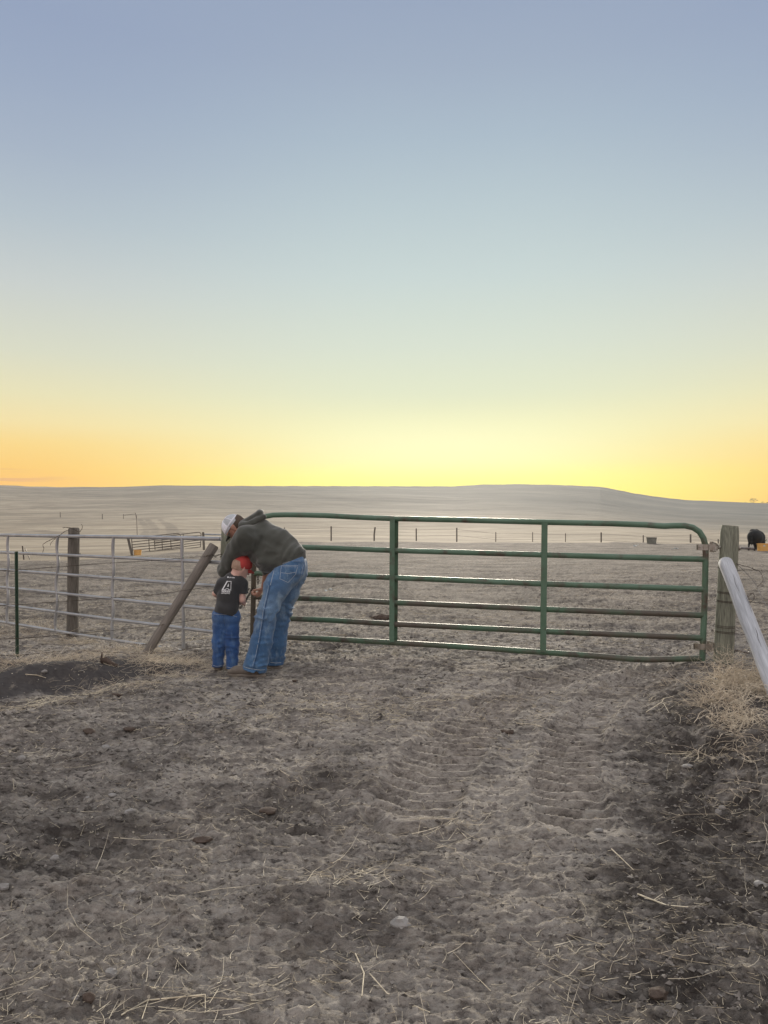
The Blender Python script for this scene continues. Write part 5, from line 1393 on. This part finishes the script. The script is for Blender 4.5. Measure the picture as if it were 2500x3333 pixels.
# long bent stalks that stand out
def stalk(pxs, label, r=.003, lift=.006, m='straw'):
    r = r * .6
    pts = []
    for (a_, b_) in pxs:
        c = hit(a_, b_); c.z = float(surf(c.x, c.y)[0]) + lift; pts.append(c)
    mb = MB(); mb.tube(pts, [r] * (len(pts) - 1) + [r * .6], 6); o = mb.build('straw_stalk', M[m]); tag(o, label, 'straw'); return o
stalk([(1157, 3093), (1185, 3170), (1178, 3262)], 'long pale bent straw stalk lying upright in the near middle dirt', .004)
stalk([(1203, 3178), (1260, 3240), (1340, 3280), (1400, 3320)], 'long thin straw stalk sloping right of the bent one near the bottom', .003)
stalk([(395, 3325), (480, 3275), (668, 3273), (668, 3333)], 'long kinked straw stalk lying along the bottom edge left of centre', .0035)
stalk([(2104, 2341), (2155, 2313), (2160, 2305), (2195, 2290)], 'forked pale twig on the dark bank left of the weeds', .004, .03)
stalk([(2160, 2308), (2178, 2340)], 'short twig propping the forked one on the dark bank', .0035, .012)
stalk([(908, 2525), (960, 2555), (985, 2565)], 'thin twig in the dirt in front of the man', .003)
stalk([(455, 2410), (520, 2390), (575, 2345)], 'curved pale stalk in the dirt at middle left', .0025)
stalk([(1445, 2672), (1490, 2715), (1520, 2735)], 'pair of pale stalks on the small mound at the centre', .004)
stalk([(2075, 2925), (2170, 2960), (2240, 2985)], 'brown stick lying on the dark soil at lower right', .005)
stalk([(1990, 2785), (2010, 2800), (2062, 2850)], 'pale stick pointing down right on the dark soil', .004)
stalk([(83, 2203), (120, 2204), (150, 2213)], 'bone pale stick lying on the dark left bank', .006, .012)
stalk([(1680, 2370), (1740, 2375), (1810, 2392)], 'pale thin stick lying across the tyre tracks', .004)

def rock(px, py, wpx, hpx, label, m='stone', name='stone', cat='stone', seed=0, flat=.7, group=None, rough=.35):
    c = hit(px, py); k = c.y / 2500; c.z = float(surf(c.x, c.y)[0])
    rnd = np.random.default_rng(seed + int(px)); mb = MB(); N = 12; Mh = 7; vs = []; fs = []
    rx = wpx * k / 2; rz = max(hpx * k * .8, rx * .5)
    for i in range(Mh + 1):
        th = math.pi * i / Mh
        for j in range(N):
            ph = 2 * math.pi * j / N; s_ = 1 + rough * float(vnoise(np.array([math.cos(ph) * math.sin(th) * 1.7 + px]), np.array([math.sin(ph) * math.sin(th) * 1.7]), np.array([math.cos(th) * 1.7]), seed=int(px) % 97)[0]) * 2
            vs.append(c + Vector((math.cos(ph) * math.sin(th) * rx * s_, math.sin(ph) * math.sin(th) * rx * .8 * s_, math.cos(th) * rz * .62 * s_ + rz * .28)))
    for i in range(Mh):
        for j in range(N): fs.append((i * N + j, (i + 1) * N + j, (i + 1) * N + (j + 1) % N, i * N + (j + 1) % N))
    mb.add(vs, fs); o = mb.build(name, M[m], smooth=(m != 'stone')); tag(o, label, cat, group); return o
tick('plants')
rock(362, 3190, 40, 30, 'grey angular stone in the near dirt at lower left')
rock(246, 3268, 24, 16, 'rounded stone sitting by the dark hole near the bottom left corner')
rock(422, 2660, 42, 22, 'grey flat stone half sunk in the dirt left of centre')
rock(178, 2815, 26, 22, 'blocky grey stone in the dirt at the left, above the angular one')
rock(345, 2425, 26, 18, 'small stone on the churned dirt below the left bank')
rock(70, 2480, 34, 20, 'small grey stone near the left edge of the dirt')
rock(287, 2595, 30, 16, 'pale flat stone left of centre in the middle dirt')
rock(365, 2600, 28, 14, 'whitish flat stone just right of the pale flat one')
rock(2475, 2908, 44, 22, 'long pale grey stone at the right edge of the dark soil')
rock(2338, 2668, 22, 26, 'upright pale stone on the dark soil at lower right')
rock(2350, 2650, 22, 16, 'dull stone beside the upright pale one on the dark soil')
rock(2240, 2510, 38, 14, 'flat grey stone on the dark soil under the straw patch')
rock(1950, 2710, 30, 14, 'dark pebble cluster stone beside the pale streaks')
rock(12, 2918, 34, 24, 'pale stone cut by the left edge near the bottom')
rock(428, 2935, 26, 18, 'small round stone in the near dirt above the angular one')
rock(145, 2190, 20, 14, 'small dark stone on the face of the left bank')
rock(235, 2122, 22, 10, 'flat pale stone on top of the left bank')
rock(290, 2385, 44, 26, 'brown crumbly dung clod at the left of the dirt track', 'clod', 'dung_clod', 'clod')
rock(420, 2382, 40, 14, 'flat dark dung clod right of the brown crumbly one', 'clod', 'dung_clod', 'clod')
rock(380, 2277, 34, 12, 'dark dung clod in front of the left bank', 'clod', 'dung_clod', 'clod')
rock(960, 2222, 20, 9, 'small dark clod beside the heel of the man', 'clod', 'dung_clod', 'clod')
rock(1650, 2398, 44, 12, 'dark clod lying at the edge of the tyre tracks', 'clod', 'dung_clod', 'clod')
rock(660, 2738, 60, 12, 'flat dark patch of dung in the dirt left of centre', 'clod', 'dung_clod', 'clod')
rock(872, 2640, 60, 16, 'rough brown dung clod near the centre of the dirt', 'clod', 'dung_clod', 'clod')
rock(1240, 2016, 62, 16, 'dark dung heap seen between the lower gate rails', 'clod', 'dung_clod', 'clod')
rock(290, 3270, 46, 40, 'dark earth clod by the hole near the bottom left corner', 'clod', 'dung_clod', 'clod')
rock(1300, 3015, 70, 34, 'pale brown crumbling earth clod at the bottom centre', 'stone', 'earth_clod', 'clod', rough=.6)
rock(2140, 3250, 60, 30, 'dark lumpy earth clod near the bottom right', 'clod', 'earth_clod', 'clod', rough=.6)
# dark bark chunk by the left bank
mb = MB(); a_ = hit(328, 2160); a_.z += .03; b_ = hit(382, 2172); b_.z += .01
mb.tube([a_, a_.lerp(b_, .3) + Vector((0, 0, .015)), a_.lerp(b_, .7), b_], [.022, .03, .024, .012], 8, jit=.3); mb.tube([a_ + Vector((.005, 0, 0)), a_ + Vector((.012, 0, .07))], [.012, .004], 6)
tag(mb.build('bark_chunk', M['clod']), 'charred looking chunk of wood on top of the left bank', 'wood')

# crumbs of soil and small pebbles: too many to count
def pebbles():
    n = 9000; y = np.exp(rs.uniform(math.log(1.9), math.log(10), n)); x = rs.uniform(-.55, .56, n) * y
    s_ = np.minimum(.0042 * rs.lognormal(0, .5, n), .011) * (.8 + .08 * y)
    m2 = 1300; y2 = np.exp(rs.uniform(math.log(2.0), math.log(5.6), m2)); x2 = np.interp(y2, [2.0, 2.9, 3.85, 5.6], [.45, .9, 1.4, 1.9]) + np.abs(rs.normal(0, .5, m2))
    x = np.concatenate([x, x2]); y = np.concatenate([y, y2]); s_ = np.concatenate([s_, np.minimum(.0052 * rs.lognormal(0, .5, m2), .012)]); n = len(x)
    z = surf(x, y)
    dirs = np.array([(1, 0, 0), (-1, 0, 0), (0, 1, 0), (0, -1, 0), (0, 0, .8), (0, 0, -.8)])
    V = np.stack([x, y, z + s_ * .25], 1)[:, None, :] + dirs[None] * s_[:, None, None] * rs.uniform(.55, 1.5, (n, 6, 3)) + rs.normal(0, 1, (n, 6, 3)) * s_[:, None, None] * .22
    tri = np.array([(0, 2, 4), (2, 1, 4), (1, 3, 4), (3, 0, 4), (2, 0, 5), (1, 2, 5), (3, 1, 5), (0, 3, 5)])
    F = (np.arange(n) * 6)[:, None, None] + tri[None]
    me = bpy.data.meshes.new('pebbles'); me.from_pydata(V.reshape(-1, 3).tolist(), [], F.reshape(-1, 3).tolist()); me.update()
    tag(link('pebbles', me, M['pebble']), 'small pebbles and crumbs of soil scattered in the dirt', 'pebbles', None, 'stuff')
pebbles(); tick('end')

# ------------------------------------------------------------------ thin evening haze over the plain
def haze():
    mb = MB(); lo = -60.; hi_ = 45.
    mb.box((0, 455, (lo + hi_) / 2), (2300, 1000, hi_ - lo)); m = bpy.data.materials.new('haze_air'); m.use_nodes = True; nt = m.node_tree
    nt.nodes.clear(); out = nt.nodes.new('ShaderNodeOutputMaterial'); v = nt.nodes.new('ShaderNodeVolumePrincipled')
    v.inputs['Color'].default_value = (.80, .82, .84, 1); v.inputs['Density'].default_value = .00025; v.inputs['Anisotropy'].default_value = .2
    nt.links.new(v.outputs[0], out.inputs['Volume'])
    o = mb.build('haze', m, smooth=False); tag(o, 'thin pale evening haze over the whole plain', None, None, 'stuff')
haze(); tick('haze')
